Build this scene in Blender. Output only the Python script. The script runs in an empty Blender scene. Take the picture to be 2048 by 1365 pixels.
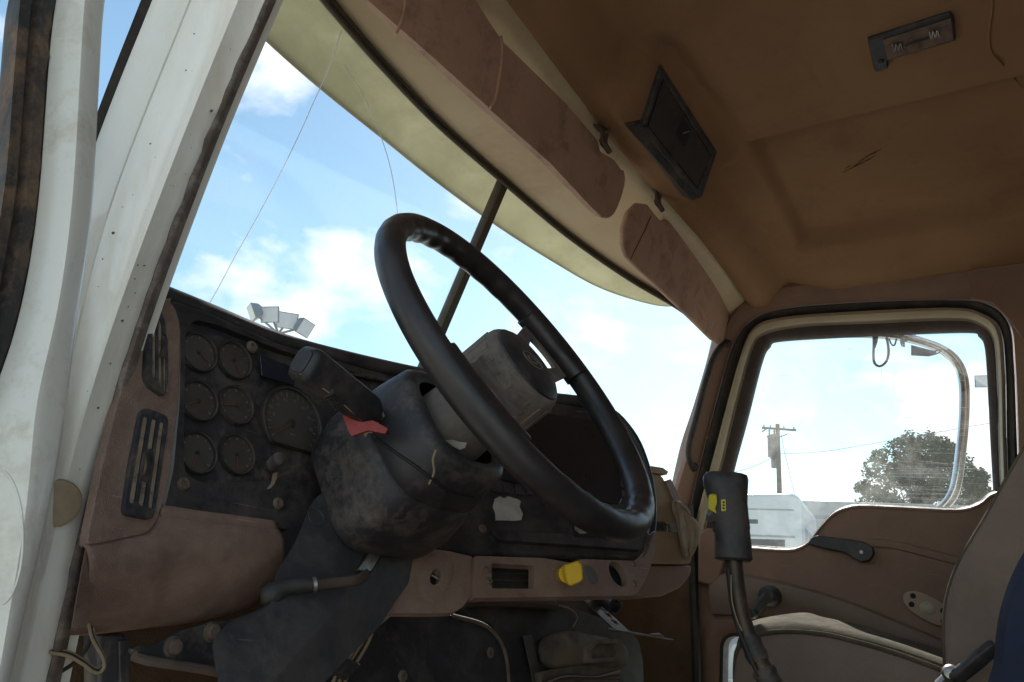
import bpy, bmesh, math, random
from mathutils import Vector, Matrix, Quaternion, noise
random.seed(7)
# ------------------------------------------------------------------ camera, sky, sun, exposure
S = bpy.context.scene
COL = S.collection
YAW, PITCH, ROLL = map(math.radians, (33.6, 19.0, 5.0))
O = Vector((-1.42, 0.0, 0.45))
FPX, CX, CY = 1562.0, 1024.0, 682.5
D = Vector((math.cos(YAW)*math.cos(PITCH), math.sin(YAW)*math.cos(PITCH), math.sin(PITCH)))
R0 = D.cross(Vector((0, 0, 1))).normalized(); U0 = R0.cross(D)
RT = R0*math.cos(ROLL) + U0*math.sin(ROLL); UP = -R0*math.sin(ROLL) + U0*math.cos(ROLL)
cam = bpy.data.objects.new('camera', bpy.data.cameras.new('camera')); COL.objects.link(cam)
cam.data.sensor_width = 36; cam.data.lens = 36*FPX/2048; cam.data.clip_start = 0.02; cam.data.clip_end = 3000
m3 = Matrix((RT, UP, -D)).transposed()
cam.matrix_world = Matrix.Translation(O) @ m3.to_4x4()
S.camera = cam

SUN_AZ, SUN_EL = math.radians(72), math.radians(36)      # azimuth from straight ahead (+Y) towards the passenger side (+X)
w = bpy.data.worlds.new('World'); S.world = w; w.use_nodes = True
nt = w.node_tree; nt.nodes.clear()
def wn(t, **k):
    n = nt.nodes.new(t)
    for a, b in k.items(): setattr(n, a, b)
    return n
sky = wn('ShaderNodeTexSky', sky_type='NISHITA', sun_disc=False)
sky.sun_elevation = SUN_EL; sky.sun_rotation = SUN_AZ; sky.dust_density = .25; sky.ozone_density = 1.6; sky.air_density = 1.3
tc = wn('ShaderNodeTexCoord'); mp = wn('ShaderNodeMapping'); mp.inputs['Scale'].default_value = (1, 1, 1.7)
mp.inputs['Location'].default_value = (8.4, 3.9, 0.7)
n1 = wn('ShaderNodeTexNoise'); n1.inputs['Scale'].default_value = 3.7; n1.inputs['Detail'].default_value = 10; n1.inputs['Roughness'].default_value = .53; n1.inputs['Distortion'].default_value = .15
cr = wn('ShaderNodeValToRGB'); cr.color_ramp.elements[0].position = .51; cr.color_ramp.elements[1].position = .63
mx = wn('ShaderNodeMix', data_type='RGBA'); mx.inputs['B'].default_value = (7.6, 7.75, 8.0, 1)
bg = wn('ShaderNodeBackground'); bg.inputs['Strength'].default_value = .1; out = wn('ShaderNodeOutputWorld')
L = nt.links.new
L(tc.outputs['Generated'], mp.inputs['Vector']); L(mp.outputs[0], n1.inputs['Vector']); L(n1.outputs['Fac'], cr.inputs[0])
tint = wn('ShaderNodeMix', data_type='RGBA', blend_type='MULTIPLY'); tint.inputs['Factor'].default_value = 1; tint.inputs['B'].default_value = (.90, 1.0, .95, 1); L(sky.outputs[0], tint.inputs['A']); L(tint.outputs['Result'], mx.inputs['A']); L(cr.outputs[0], mx.inputs['Factor']); L(mx.outputs['Result'], bg.inputs[0]); L(bg.outputs[0], out.inputs[0])

sl = bpy.data.lights.new('sun', 'SUN'); sl.energy = 4.0; sl.angle = math.radians(.5); sl.color = (1, .95, .86)
so = bpy.data.objects.new('sun', sl); COL.objects.link(so)
SD = Vector((math.cos(SUN_EL)*math.sin(SUN_AZ), math.cos(SUN_EL)*math.cos(SUN_AZ), math.sin(SUN_EL)))
so.rotation_euler = SD.to_track_quat('Z', 'Y').to_euler()
so.location = SD*60
S.view_settings.view_transform = 'Standard'; S.view_settings.look = 'None'; S.view_settings.gamma = 1
S.view_settings.use_curve_mapping = False; S.view_settings.exposure = 0.85
S.render.engine = 'CYCLES'
S.cycles.max_bounces = 10; S.cycles.diffuse_bounces = 6; S.cycles.transparent_max_bounces = 24
S.cycles.use_denoising = True
S.cycles.sample_clamp_indirect = 6

# ------------------------------------------------------------------ helpers
def ray(px, py): return RT*((px-CX)/FPX) + UP*((CY-py)/FPX) + D
def AX(i, v):
    f = lambda d: (v - O[i])/d[i]
    f.p = Vector(tuple(v if k == i else 0 for k in range(3))); f.n = Vector(tuple((1 if O[i] > v else -1) if k == i else 0 for k in range(3)))
    return f
def PLN(p, n):
    p, n = Vector(p), Vector(n).normalized()
    f = lambda d: (p-O).dot(n)/d.dot(n)
    f.p, f.n = p, n
    return f
def off(pl, h): return PLN(pl.p + pl.n*h, pl.n)
def DEP(t): return lambda d: t
def IMP(g):
    def f(d):
        a, fa = .2, g(O+d*.2); t = .2
        while t < 6:
            t += .02; fb = g(O+d*t)
            if fa*fb <= 0:
                lo, hi = t-.02, t
                for _ in range(30):
                    mid = (lo+hi)/2
                    if g(O+d*mid)*fa > 0: lo = mid
                    else: hi = mid
                return lo
        return 2.0
    return f
def V(px, py, s): d = ray(px, py); return O + d*s(d)
def VS(pts, s): return [V(x, y, s) for x, y in pts]
def cr_curve(P, n, closed=False):
    """Catmull-Rom through P, resampled evenly to n points"""
    P = [Vector(p) for p in P]; m = len(P); dense = []
    segs = m if closed else m-1
    for i in range(segs):
        if closed: a, b, c, d = P[(i-1) % m], P[i], P[(i+1) % m], P[(i+2) % m]
        else:
            b, c = P[i], P[i+1]; a = P[i-1] if i > 0 else b*2-c; d = P[i+2] if i+2 < m else c*2-b
        for k in range(12):
            t = k/12
            dense.append(.5*((2*b)+(c-a)*t+(2*a-5*b+4*c-d)*t*t+(3*b-a-3*c+d)*t**3))
    dense.append(P[0].copy() if closed else P[-1].copy())
    return resample(dense, n, closed)
def resample(P, n, closed=False):
    P = [Vector(p) for p in P]
    L_ = [0]
    for i in range(1, len(P)): L_.append(L_[-1]+(P[i]-P[i-1]).length)
    T = L_[-1]; o = []; j = 0
    for k in range(n):
        s = T*k/(n if closed else n-1)
        while j < len(L_)-2 and L_[j+1] < s: j += 1
        e = L_[j+1]-L_[j]
        o.append(P[j].lerp(P[j+1], 0 if e == 0 else min(1, (s-L_[j])/e)))
    return o
def lin(P, n):
    return resample(P, n)
def rnd(P, r, seg=5):
    """round the corners of a closed polygon"""
    P = [Vector(p) for p in P]; m = len(P); o = []
    for i in range(m):
        a, b, c = P[i-1], P[i], P[(i+1) % m]
        ra = min(r, (a-b).length*.45); rc = min(r, (c-b).length*.45)
        p0 = b+(a-b).normalized()*ra; p2 = b+(c-b).normalized()*rc
        for k in range(seg+1):
            t = k/seg; o.append(p0*(1-t)**2+b*2*t*(1-t)+p2*t*t)
    return o
def props(o, label=None, cat=None, group=None, kind=None):
    if label: o['label'] = label
    if cat: o['category'] = cat
    if group: o['group'] = group
    if kind: o['kind'] = kind
    return o
def thing(name, label, cat, loc=(0, 0, 0), group=None, kind=None):
    o = bpy.data.objects.new(name, None); COL.objects.link(o); o.location = loc; o.empty_display_size = .05
    return props(o, label, cat, group, kind)
def world_loc(o):
    return Vector(o.location) if o.type == 'EMPTY' else Vector()      # meshes are modelled in place
def mesh(name, v, f, mat, parent=None, smooth=True, bevel=0, solid=0, label=None, cat=None, group=None, kind=None, sub=0, fix=True, sharp=40, seg=2):
    me = bpy.data.meshes.new(name); me.from_pydata([tuple(p) for p in v], [], f)
    bm = bmesh.new(); bm.from_mesh(me)
    bmesh.ops.remove_doubles(bm, verts=bm.verts, dist=1e-6)
    if fix: bmesh.ops.recalc_face_normals(bm, faces=bm.faces)
    bm.to_mesh(me); bm.free()
    if smooth:
        me.polygons.foreach_set('use_smooth', [True]*len(me.polygons))
        me.set_sharp_from_angle(angle=math.radians(sharp))
    me.materials.append(mat)
    o = bpy.data.objects.new(name, me); COL.objects.link(o)
    if solid:
        m = o.modifiers.new('s', 'SOLIDIFY'); m.thickness = abs(solid); m.offset = -1 if solid > 0 else 1; m.use_even_offset = False
    if bevel:
        m = o.modifiers.new('b', 'BEVEL'); m.width = bevel; m.segments = seg; m.limit_method = 'ANGLE'; m.angle_limit = math.radians(35)
        m.harden_normals = False
    if sub:
        m = o.modifiers.new('d', 'SUBSURF'); m.levels = m.render_levels = sub
    if parent:
        o.parent = parent; o.matrix_parent_inverse = Matrix.Translation(-world_loc(parent))
    return props(o, label, cat, group, kind)
class MB:
    def __init__(s): s.v = []; s.f = []
    def add(s, v, f):
        b = len(s.v); s.v += [Vector(p) for p in v]; s.f += [tuple(i+b for i in q) for q in f]; return s
    def build(s, name, mat, parent=None, **k): return mesh(name, s.v, s.f, mat, parent, **k)
def g_prism(P, n, th):
    """closed polygon P extruded by th against the direction n"""
    P = [Vector(p) for p in P]; n = Vector(n).normalized(); m = len(P)
    v = P + [p-n*th for p in P]
    f = [tuple(range(m)), tuple(range(2*m-1, m-1, -1))] + [(i, i+m, (i+1) % m+m, (i+1) % m) for i in range(m)]
    return v, f
def g_ring(A, B, n, th):
    """a plate with an opening: outer loop A, inner loop B (same count), extruded by th against n"""
    m = len(A); n = Vector(n).normalized()
    v = list(A)+list(B)+[p-n*th for p in A]+[p-n*th for p in B]; f = []
    for i in range(m):
        j = (i+1) % m
        f += [(i, j, m+j, m+i), (2*m+i, 3*m+i, 3*m+j, 2*m+j), (i, 2*m+i, 2*m+j, j), (m+i, m+j, 3*m+j, 3*m+i)]
    return v, f
def g_loft(C, closed=False, caps=False):
    r, c = len(C), len(C[0]); v = [p for q in C for p in q]; f = []
    for i in range(r-1):
        for j in range(c if closed else c-1):
            k = (j+1) % c
            f.append((i*c+j, i*c+k, (i+1)*c+k, (i+1)*c+j))
    if caps and closed: f += [tuple(range(c)), tuple(range((r-1)*c, r*c))]
    return v, f
def g_tube(P, rad, seg=10, flat=None, caps=True):
    """tube through P; rad a number or list; flat=(axis vector, factor) squashes it"""
    P = [Vector(p) for p in P]; n = len(P); rings = []; ref = None
    for i, p in enumerate(P):
        t = (P[min(i+1, n-1)]-P[max(i-1, 0)]).normalized()
        if ref is None:
            a = Vector((0, 0, 1)) if abs(t.z) < .9 else Vector((1, 0, 0)); ref = (a-t*a.dot(t)).normalized()
        else: ref = (ref-t*ref.dot(t)).normalized()
        b = t.cross(ref); r = rad[i] if isinstance(rad, (list, tuple)) else rad
        ring = []
        for k in range(seg):
            q = 2*math.pi*k/seg; d = ref*math.cos(q)*r+b*math.sin(q)*r
            if flat: ax = Vector(flat[0]).normalized(); d -= ax*d.dot(ax)*(1-flat[1])
            ring.append(p+d)
        rings.append(ring)
    return g_loft(rings, True, caps)
def basis(n):
    n = Vector(n).normalized(); z = Vector((0, 0, 1)) if abs(n.z) < .95 else Vector((0, 1, 0))
    r = z.cross(n).normalized(); return r, n.cross(r), n
def g_lathe(prof, c, n, seg=24, sx=1, sy=1, caps=True):
    r, u, n = basis(n); c = Vector(c); C = []
    for rr, h in prof:
        C.append([c+n*h+r*(math.cos(2*math.pi*k/seg)*rr*sx)+u*(math.sin(2*math.pi*k/seg)*rr*sy) for k in range(seg)])
    return g_loft(C, True, caps)
def g_box(c, ex, ey, ez):
    c = Vector(c); v = [c+ex*a+ey*b+ez*d for a in (-1, 1) for b in (-1, 1) for d in (-1, 1)]
    return v, [(0, 1, 3, 2), (4, 6, 7, 5), (0, 4, 5, 1), (2, 3, 7, 6), (0, 2, 6, 4), (1, 5, 7, 3)]
def g_seg(a, b, u, wu, wn_):
    """a bar from a to b, wu half-width along u, wn_ half-thickness"""
    a, b = Vector(a), Vector(b); t = (b-a); L_ = t.length; t.normalize(); u = (Vector(u)-t*Vector(u).dot(t)).normalized(); n = t.cross(u)
    return g_box((a+b)/2, t*L_/2, u*wu, n*wn_)
def g_puff(P, n, h, back=0, K=7, p=2.4, cen=None):
    """rounded body from an outline: domed towards n by h and away from it by back"""
    P = [Vector(q) for q in P]; n = Vector(n).normalized(); c = Vector(cen) if cen else sum(P, Vector())/len(P)
    C = []
    if back: C += [[c+(q-c)*((1-(1-i/K)**p)**(1/p))-n*back*(1-i/K) for q in P] for i in range(0, K)]
    for i in range(K+1):
        t = i/K; C.append([c+(q-c)*max(1e-4, (1-t**p)**(1/p))+n*h*t for q in P])
    if back: C[0] = [c-n*back+(q-c)*1e-4 for q in P]
    return g_loft(C, True, True)
def slab(name, pts, pl, th, mat, parent=None, rc=0, bevel=.003, raw=False, **k):
    P = VS(pts, pl) if not raw else pts
    if rc: P = rnd(P, rc)
    v, f = g_prism(P, pl.n, th)
    return mesh(name, v, f, mat, parent, bevel=bevel, **k)
def text3d(name, s, c, pl_n, size, mat, parent, rot=0, ext=.0004, up=None, label=None):
    cu = bpy.data.curves.new(name, 'FONT'); cu.body = s; cu.size = size; cu.extrude = ext; cu.align_x = 'CENTER'; cu.align_y = 'CENTER'; cu.resolution_u = 3
    t = bpy.data.objects.new('tmp', cu); COL.objects.link(t)
    bpy.context.view_layer.update()
    me = bpy.data.meshes.new_from_object(t.evaluated_get(bpy.context.evaluated_depsgraph_get()))
    bpy.data.objects.remove(t)
    r, u, n = basis(pl_n)
    if up is not None: u = (Vector(up)-n*Vector(up).dot(n)).normalized(); r = u.cross(n)
    M_ = Matrix((r, u, n)).transposed().to_4x4(); M_ = Matrix.Translation(c) @ M_ @ Matrix.Rotation(rot, 4, 'Z')
    me.transform(M_); me.materials.clear(); me.materials.append(mat); me.name = name
    o = bpy.data.objects.new(name, me); COL.objects.link(o); o.parent = parent; o.matrix_parent_inverse = Matrix.Translation(-world_loc(parent))
    return props(o, label)

# ------------------------------------------------------------------ materials
def material(name, base, base2=None, rough=.6, r2=None, scale=6, grain=0, gscale=400, bump=.3, metal=0, spec=.5, dust=0, dcol=(.30, .22, .15), dscale=9, dlo=.5, dhi=.75, streak=None, trans=0, coat=0, scr=0, specks=0, grain_type='NOISE', speckcol=(.05, .04, .03)):
    m = bpy.data.materials.new(name); m.use_nodes = True; t = m.node_tree; N = t.nodes; K = t.links.new
    b = N['Principled BSDF']; b.inputs['Metallic'].default_value = metal; b.inputs['Specular IOR Level'].default_value = spec
    if coat: b.inputs['Coat Weight'].default_value = coat; b.inputs['Coat Roughness'].default_value = .12
    co = N.new('ShaderNodeTexCoord'); vec = co.outputs['Object']
    if streak:
        q = N.new('ShaderNodeMapping'); q.inputs['Scale'].default_value = streak; K(vec, q.inputs[0]); vec = q.outputs[0]
    def nz(sc, det=6, ro=.6, dist=0, v=None):
        n = N.new('ShaderNodeTexNoise'); n.inputs['Scale'].default_value = sc; n.inputs['Detail'].default_value = det; n.inputs['Roughness'].default_value = ro; n.inputs['Distortion'].default_value = dist
        K(v or vec, n.inputs['Vector']); return n
    def ramp(src, a, c):
        r = N.new('ShaderNodeMapRange'); r.inputs['From Min'].default_value = a; r.inputs['From Max'].default_value = c; K(src, r.inputs['Value']); return r.outputs[0]
    def mix(fac, A, B):
        x = N.new('ShaderNodeMix'); x.data_type = 'RGBA'
        if isinstance(fac, (int, float)): x.inputs['Factor'].default_value = fac
        else: K(fac, x.inputs['Factor'])
        for s, val in (('A', A), ('B', B)):
            if isinstance(val, tuple): x.inputs[s].default_value = (*val, 1)
            else: K(val, x.inputs[s])
        return x.outputs['Result']
    if base2 is None: base2 = tuple(c*.72 for c in base)
    colr = mix(ramp(nz(scale).outputs['Fac'], .35, .68), base, base2)
    rg = None
    if dust:
        d = nz(dscale, 9, .68, .6); fine = nz(dscale*9, 6, .8)
        mul = N.new('ShaderNodeMath'); mul.operation = 'MULTIPLY_ADD'; K(fine.outputs['Fac'], mul.inputs[0]); mul.inputs[1].default_value = .5; K(d.outputs['Fac'], mul.inputs[2])
        df = ramp(mul.outputs[0], dlo+.21, dhi+.25); mm = N.new('ShaderNodeMath'); mm.operation = 'MULTIPLY'; mm.inputs[1].default_value = dust; K(df, mm.inputs[0])
        colr = mix(mm.outputs[0], colr, dcol); rg = mm.outputs[0]
    if scr:
        for rot in ((.5, .3, .2), (.2, -.6, 1.1)):
            q2 = N.new('ShaderNodeMapping'); q2.inputs['Scale'].default_value = (9, 9, 260); q2.inputs['Rotation'].default_value = rot; K(co.outputs['Object'], q2.inputs[0])
            g_ = ramp(nz(1.0, 2, .5, 0, q2.outputs[0]).outputs['Fac'], .70, .78); m_ = ramp(nz(14, 3, .6, 0, co.outputs['Object']).outputs['Fac'], .52, .62)
            x_ = N.new('ShaderNodeMath'); x_.operation = 'MULTIPLY'; K(g_, x_.inputs[0]); K(m_, x_.inputs[1]); y_ = N.new('ShaderNodeMath'); y_.operation = 'MULTIPLY'; K(x_.outputs[0], y_.inputs[0]); y_.inputs[1].default_value = scr
            colr = mix(y_.outputs[0], colr, tuple(min(1, c*.55+d*1.1) for c, d in zip(base, dcol)))
    if specks:
        vo = N.new('ShaderNodeTexVoronoi'); vo.inputs['Scale'].default_value = specks; K(co.outputs['Object'], vo.inputs['Vector'])
        g = ramp(vo.outputs['Distance'], .13, .09); big = ramp(nz(specks*.35, 2).outputs['Fac'], .56, .6)
        sm = N.new('ShaderNodeMath'); sm.operation = 'MULTIPLY'; K(g, sm.inputs[0]); K(big, sm.inputs[1]); colr = mix(sm.outputs[0], colr, speckcol)
    K(colr, b.inputs['Base Color'])
    rr = nz(scale*5, 5)
    r = N.new('ShaderNodeMapRange'); r.inputs['To Min'].default_value = rough-.08; r.inputs['To Max'].default_value = rough+.1; r.inputs['From Min'].default_value = .3; r.inputs['From Max'].default_value = .7; K(rr.outputs['Fac'], r.inputs['Value'])
    if rg is not None:
        x = N.new('ShaderNodeMix'); K(rg, x.inputs['Factor']); K(r.outputs[0], x.inputs['A']); x.inputs['B'].default_value = .92; K(x.outputs['Result'], b.inputs['Roughness'])
    else: K(r.outputs[0], b.inputs['Roughness'])
    bp = N.new('ShaderNodeBump'); bp.inputs['Strength'].default_value = bump
    if grain:
        if grain_type == 'VORONOI':
            g = N.new('ShaderNodeTexVoronoi'); g.feature = 'DISTANCE_TO_EDGE'; g.inputs['Scale'].default_value = gscale; K(co.outputs['Object'], g.inputs['Vector']); src = ramp(g.outputs['Distance'], 0, .25)
        else: src = nz(gscale, 2, .5, v=co.outputs['Object']).outputs['Fac']
        bp.inputs['Distance'].default_value = grain; K(src, bp.inputs['Height'])
    else: bp.inputs['Distance'].default_value = .0012; K(nz(scale*4, 6).outputs['Fac'], bp.inputs['Height'])
    K(bp.outputs[0], b.inputs['Normal'])
    if trans:
        ts = N.new('ShaderNodeBsdfTranslucent'); K(colr, ts.inputs[0]); ms = N.new('ShaderNodeMixShader'); ms.inputs[0].default_value = trans
        K(b.outputs[0], ms.inputs[1]); K(ts.outputs[0], ms.inputs[2]); K(ms.outputs[0], N['Material Output'].inputs[0])
    return m
def glass(name, tint=(.95, .97, .97), gl=.05, haze=.02, streaks=False):
    m = bpy.data.materials.new(name); m.use_nodes = True; t = m.node_tree; N = t.nodes; K = t.links.new; N.remove(N['Principled BSDF'])
    tr = N.new('ShaderNodeBsdfTransparent'); tr.inputs[0].default_value = (*tint, 1)
    g = N.new('ShaderNodeBsdfGlossy'); g.inputs['Roughness'].default_value = .03; g.inputs[0].default_value = (.9, .95, 1, 1)
    fr = N.new('ShaderNodeFresnel'); fr.inputs[0].default_value = 1.35
    m1 = N.new('ShaderNodeMixShader'); mu = N.new('ShaderNodeMath'); mu.operation = 'MULTIPLY'; mu.inputs[1].default_value = .05; K(fr.outputs[0], mu.inputs[0]); K(mu.outputs[0], m1.inputs[0]); K(tr.outputs[0], m1.inputs[1]); K(g.outputs[0], m1.inputs[2])
    df = N.new('ShaderNodeBsdfTranslucent'); df.inputs[0].default_value = (.85, .83, .78, 1)
    co = N.new('ShaderNodeTexCoord'); nz = N.new('ShaderNodeTexNoise'); nz.inputs['Scale'].default_value = 5; nz.inputs['Detail'].default_value = 8; nz.inputs['Roughness'].default_value = .7
    K(co.outputs['Object'], nz.inputs['Vector'])
    mr = N.new('ShaderNodeMapRange'); mr.inputs['From Min'].default_value = .45; mr.inputs['From Max'].default_value = .72; mr.inputs['To Min'].default_value = haze*.6; mr.inputs['To Max'].default_value = haze*3.4; K(nz.outputs['Fac'], mr.inputs['Value'])
    vo = N.new('ShaderNodeTexVoronoi'); vo.inputs['Scale'].default_value = 90; K(co.outputs['Object'], vo.inputs['Vector'])
    sp = N.new('ShaderNodeMapRange'); sp.inputs['From Min'].default_value = .07; sp.inputs['From Max'].default_value = .03; sp.inputs['To Max'].default_value = .35; K(vo.outputs['Distance'], sp.inputs['Value'])
    ad = N.new('ShaderNodeMath'); ad.operation = 'MAXIMUM'; K(mr.outputs[0], ad.inputs[0]); K(sp.outputs[0], ad.inputs[1])
    m2 = N.new('ShaderNodeMixShader'); K(ad.outputs[0], m2.inputs[0]); K(m1.outputs[0], m2.inputs[1]); K(df.outputs[0], m2.inputs[2])
    K(m2.outputs[0], N['Material Output'].inputs[0]); return m

DUST = (.30, .21, .145)
BROWN = material('brown_vinyl', (.24, .145, .112), (.17, .10, .078), .55, scale=7, grain=.0009, gscale=430, grain_type='VORONOI', bump=.6, dust=.7, dcol=(.37, .265, .20), dscale=9, dlo=.44, dhi=.74, scr=.7)
BROWND = material('brown_trim', (.27, .157, .106), (.205, .118, .082), .5, scale=5, grain=.0008, gscale=340, grain_type='VORONOI', bump=.6, dust=.45, dcol=(.33, .22, .15), dscale=7, dlo=.45, dhi=.78, scr=.5)
VISOR = material('visor_vinyl', (.50, .305, .215), (.40, .245, .17), .62, scale=5, grain=.0007, gscale=360, grain_type='VORONOI', bump=.6, dust=.7, dcol=(.17, .105, .08), dscale=11, dlo=.54, dhi=.74, scr=.3)
CEIL = material('headliner_cloth', (.34, .20, .106), (.27, .155, .082), .9, scale=2.6, grain=.0009, gscale=330, bump=.7, spec=.15, dust=.6, dcol=(.20, .115, .065), dscale=4.5, dlo=.54, dhi=.78, scr=.25)
CREAM = material('cream_paint', (.60, .475, .29), (.52, .405, .245), .45, scale=3, dust=.5, dcol=(.36, .22, .14), dscale=4, dlo=.5, dhi=.8, bump=.08)
CREAM2 = material('cream_frame', (.43, .36, .25), (.35, .285, .19), .35, scale=5, dust=.4, dcol=(.30, .22, .14), dscale=7, dlo=.5, dhi=.8, bump=.08)
WHITE = material('white_paint', (.87, .855, .81), (.83, .80, .73), .24, scale=4, dust=.45, dcol=(.58, .46, .29), dscale=3, dlo=.50, dhi=.74, bump=.03, coat=.6, streak=(3, 3, .8), scr=.25)
WHITEOLD = material('stained_white_paint', (.82, .80, .75), (.76, .73, .65), .32, scale=4, dust=.75, dcol=(.46, .36, .24), dscale=6, dlo=.54, dhi=.76, bump=.08, coat=.4, specks=30, scr=.4)
BLACK = material('black_plastic', (.027, .027, .031), (.02, .02, .023), .45, scale=8, grain=.0003, gscale=700, bump=.35, dust=.6, dcol=(.18, .14, .115), dscale=9, dlo=.46, dhi=.78, scr=.6)
BLACKD = material('dusty_black_plastic', (.034, .033, .037), (.024, .023, .027), .48, scale=9, grain=.0004, gscale=600, bump=.4, dust=.6, dcol=(.24, .19, .15), dscale=12, dlo=.49, dhi=.74, scr=.9)
BOOT = material('grey_black_cover', (.040, .039, .043), (.026, .026, .029), .55, scale=9, grain=.0005, gscale=550, bump=.5, dust=.6, dcol=(.14, .118, .105), dscale=9, dlo=.46, dhi=.76, scr=.8)
RIMM = material('wheel_rim_plastic', (.024, .021, .022), (.017, .015, .016), .38, scale=12, grain=.0002, gscale=500, bump=.25, dust=.2, dcol=(.16, .12, .10), dscale=9, dlo=.5, dhi=.85)
HUB = material('dusty_hub_plastic', (.12, .102, .09), (.07, .06, .055), .75, scale=18, grain=.0004, gscale=800, bump=.5, dust=.6, dcol=(.30, .23, .18), dscale=14, dlo=.42, dhi=.7)
CONE = material('grey_column_collar', (.145, .128, .113), (.11, .097, .085), .7, scale=10, dust=.5, dcol=(.32, .25, .19), dscale=10)
RUB = material('black_rubber', (.018, .018, .019), (.03, .026, .022), .6, scale=14, dust=.5, dcol=(.14, .10, .07), dscale=16, dlo=.5, dhi=.75)
RUBO = material('windshield_rubber', (.05, .04, .025), (.035, .028, .018), .55, scale=9, dust=.4, dcol=(.14, .10, .06), dscale=6)
RUST = material('rusty_steel', (.12, .07, .045), (.05, .038, .032), .7, scale=22, dust=.6, dcol=(.16, .10, .065), dscale=20)
STEEL = material('worn_steel', (.45, .43, .40), (.25, .23, .21), .35, scale=20, metal=.9, dust=.4, dcol=(.2, .15, .11), dscale=18)
CHROME = material('chrome', (.72, .73, .74), (.6, .61, .62), .12, scale=14, metal=1)
VFIBRE = material('visor_fibreglass', (.60, .575, .44), (.52, .50, .37), .5, scale=6, dust=.4, dcol=(.36, .33, .22), dscale=5, trans=.7, bump=.05)
SEATV = material('seat_vinyl', (.235, .165, .13), (.175, .12, .095), .6, scale=5, grain=.0007, gscale=300, grain_type='VORONOI', bump=.5, dust=.4, dscale=6)
SEATF = material('seat_fabric', (.115, .092, .062), (.075, .06, .041), .95, scale=9, grain=.0011, gscale=420, bump=.8, spec=.1, dust=.4, dscale=8)
NAVY = material('navy_seat_cloth', (.016, .020, .042), (.010, .013, .028), .85, scale=6, grain=.0006, gscale=500, bump=.5, spec=.2)
GFACE = material('gauge_face', (.062, .055, .050), (.05, .044, .04), .45, scale=10, dust=.5, dcol=(.12, .098, .08), dscale=12, dlo=.42, dhi=.75, bump=.05)
MARKS = material('pale_gauge_print', (.17, .155, .14), (.13, .12, .11), .7)
NEEDLE = material('orange_needle', (.19, .06, .03), (.15, .05, .028), .6)
REDM = material('red_plastic', (.34, .018, .022), (.26, .015, .02), .45, scale=20, dust=.4, dcol=(.3, .16, .12), dscale=25)
YEL = material('yellow_plastic', (.75, .48, .012), (.65, .40, .01), .4, scale=15, dust=.25, dcol=(.4, .28, .1), dscale=20, bump=.05)
YEL2 = material('lemon_plastic', (.80, .66, .02), (.7, .56, .02), .45, scale=15, dust=.15, bump=.05)
TAN = material('tan_trim', (.34, .235, .145), (.28, .185, .115), .65, scale=6, grain=.0004, gscale=400, bump=.4, dust=.5, dcol=(.4, .3, .2), dscale=7)
GLOVE = material('glove_cloth', (.42, .33, .24), (.26, .20, .15), .95, scale=16, grain=.0008, gscale=700, bump=.6, spec=.1, dust=.5, dcol=(.2, .15, .12), dscale=14)
CARPET = material('brown_carpet', (.15, .095, .06), (.10, .065, .042), .98, scale=12, grain=.002, gscale=350, bump=.9, spec=.05)
DARK = material('dark_void_plastic', (.012, .012, .013), (.01, .01, .01), .7)
PAPER = material('torn_paper', (.52, .48, .42), (.42, .38, .33), .85, scale=30, dust=.4, dcol=(.25, .2, .16), dscale=30)
BADGE = material('silver_badge', (.5, .49, .47), (.4, .39, .37), .4, scale=20, metal=.4, dust=.5, dscale=20)
WIRE = material('wire_sheath', (.36, .28, .18), (.28, .2, .13), .6, scale=30, dust=.4, dscale=30)
GLS = glass('windshield_glass', (.95, .975, .985), haze=.032)
GLS2 = glass('side_glass', (.93, .96, .97), haze=.035)
SCR = material('scratch_white', (.85, .86, .88), (.8, .8, .82), .8, trans=.4)
GAUGEGL = glass('gauge_glass', (.8, .78, .75), haze=.03)
DUSTPATCH = material('clay_dust', (.36, .255, .175), (.29, .2, .135), .95, scale=30)
SCREWM = material('dusty_screw', (.20, .145, .11), (.11, .085, .07), .7, scale=60, metal=.3)
# outdoors
GROUND = material('gravel_lot', (.46, .42, .36), (.36, .32, .27), .95, scale=.6, dust=.5, dcol=(.55, .5, .43), dscale=1.5)
WOOD = material('weathered_pole_wood', (.16, .13, .10), (.11, .09, .07), .85, scale=3)
GREYM = material('grey_equipment_paint', (.22, .25, .28), (.17, .19, .22), .5, scale=4)
LEAF = material('leaf_green', (.055, .11, .05), (.035, .075, .035), .6, scale=.9, trans=.3, bump=.1)
LEAF2 = material('leaf_olive', (.080, .090, .040), (.055, .065, .028), .6, scale=.9, trans=.3, bump=.1)
BARK = material('tree_bark', (.11, .085, .06), (.07, .055, .04), .9, scale=4)
TRUCKW = material('truck_white_paint', (.72, .74, .76), (.66, .68, .70), .3, scale=1, bump=.02)
TRUCKG = material('trailer_grey_paint', (.34, .36, .38), (.3, .32, .34), .45, scale=1, bump=.02)
TGLASS = material('dark_window_glass', (.02, .025, .03), (.02, .02, .03), .08)
TYRE = material('tyre_rubber', (.02, .02, .02), (.03, .03, .03), .85)

Z = Vector((0, 0, 1)); XN = Vector((-1, 0, 0))
# ================================================================== THE SETTING
g = 400.0
mesh('ground', [(-g, -g, -1.2), (g, -g, -1.2), (g, g, -1.2), (-g, g, -1.2)], [(0, 1, 2, 3)], GROUND, kind='structure', label='pale gravel lot that the truck is parked on')
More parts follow.
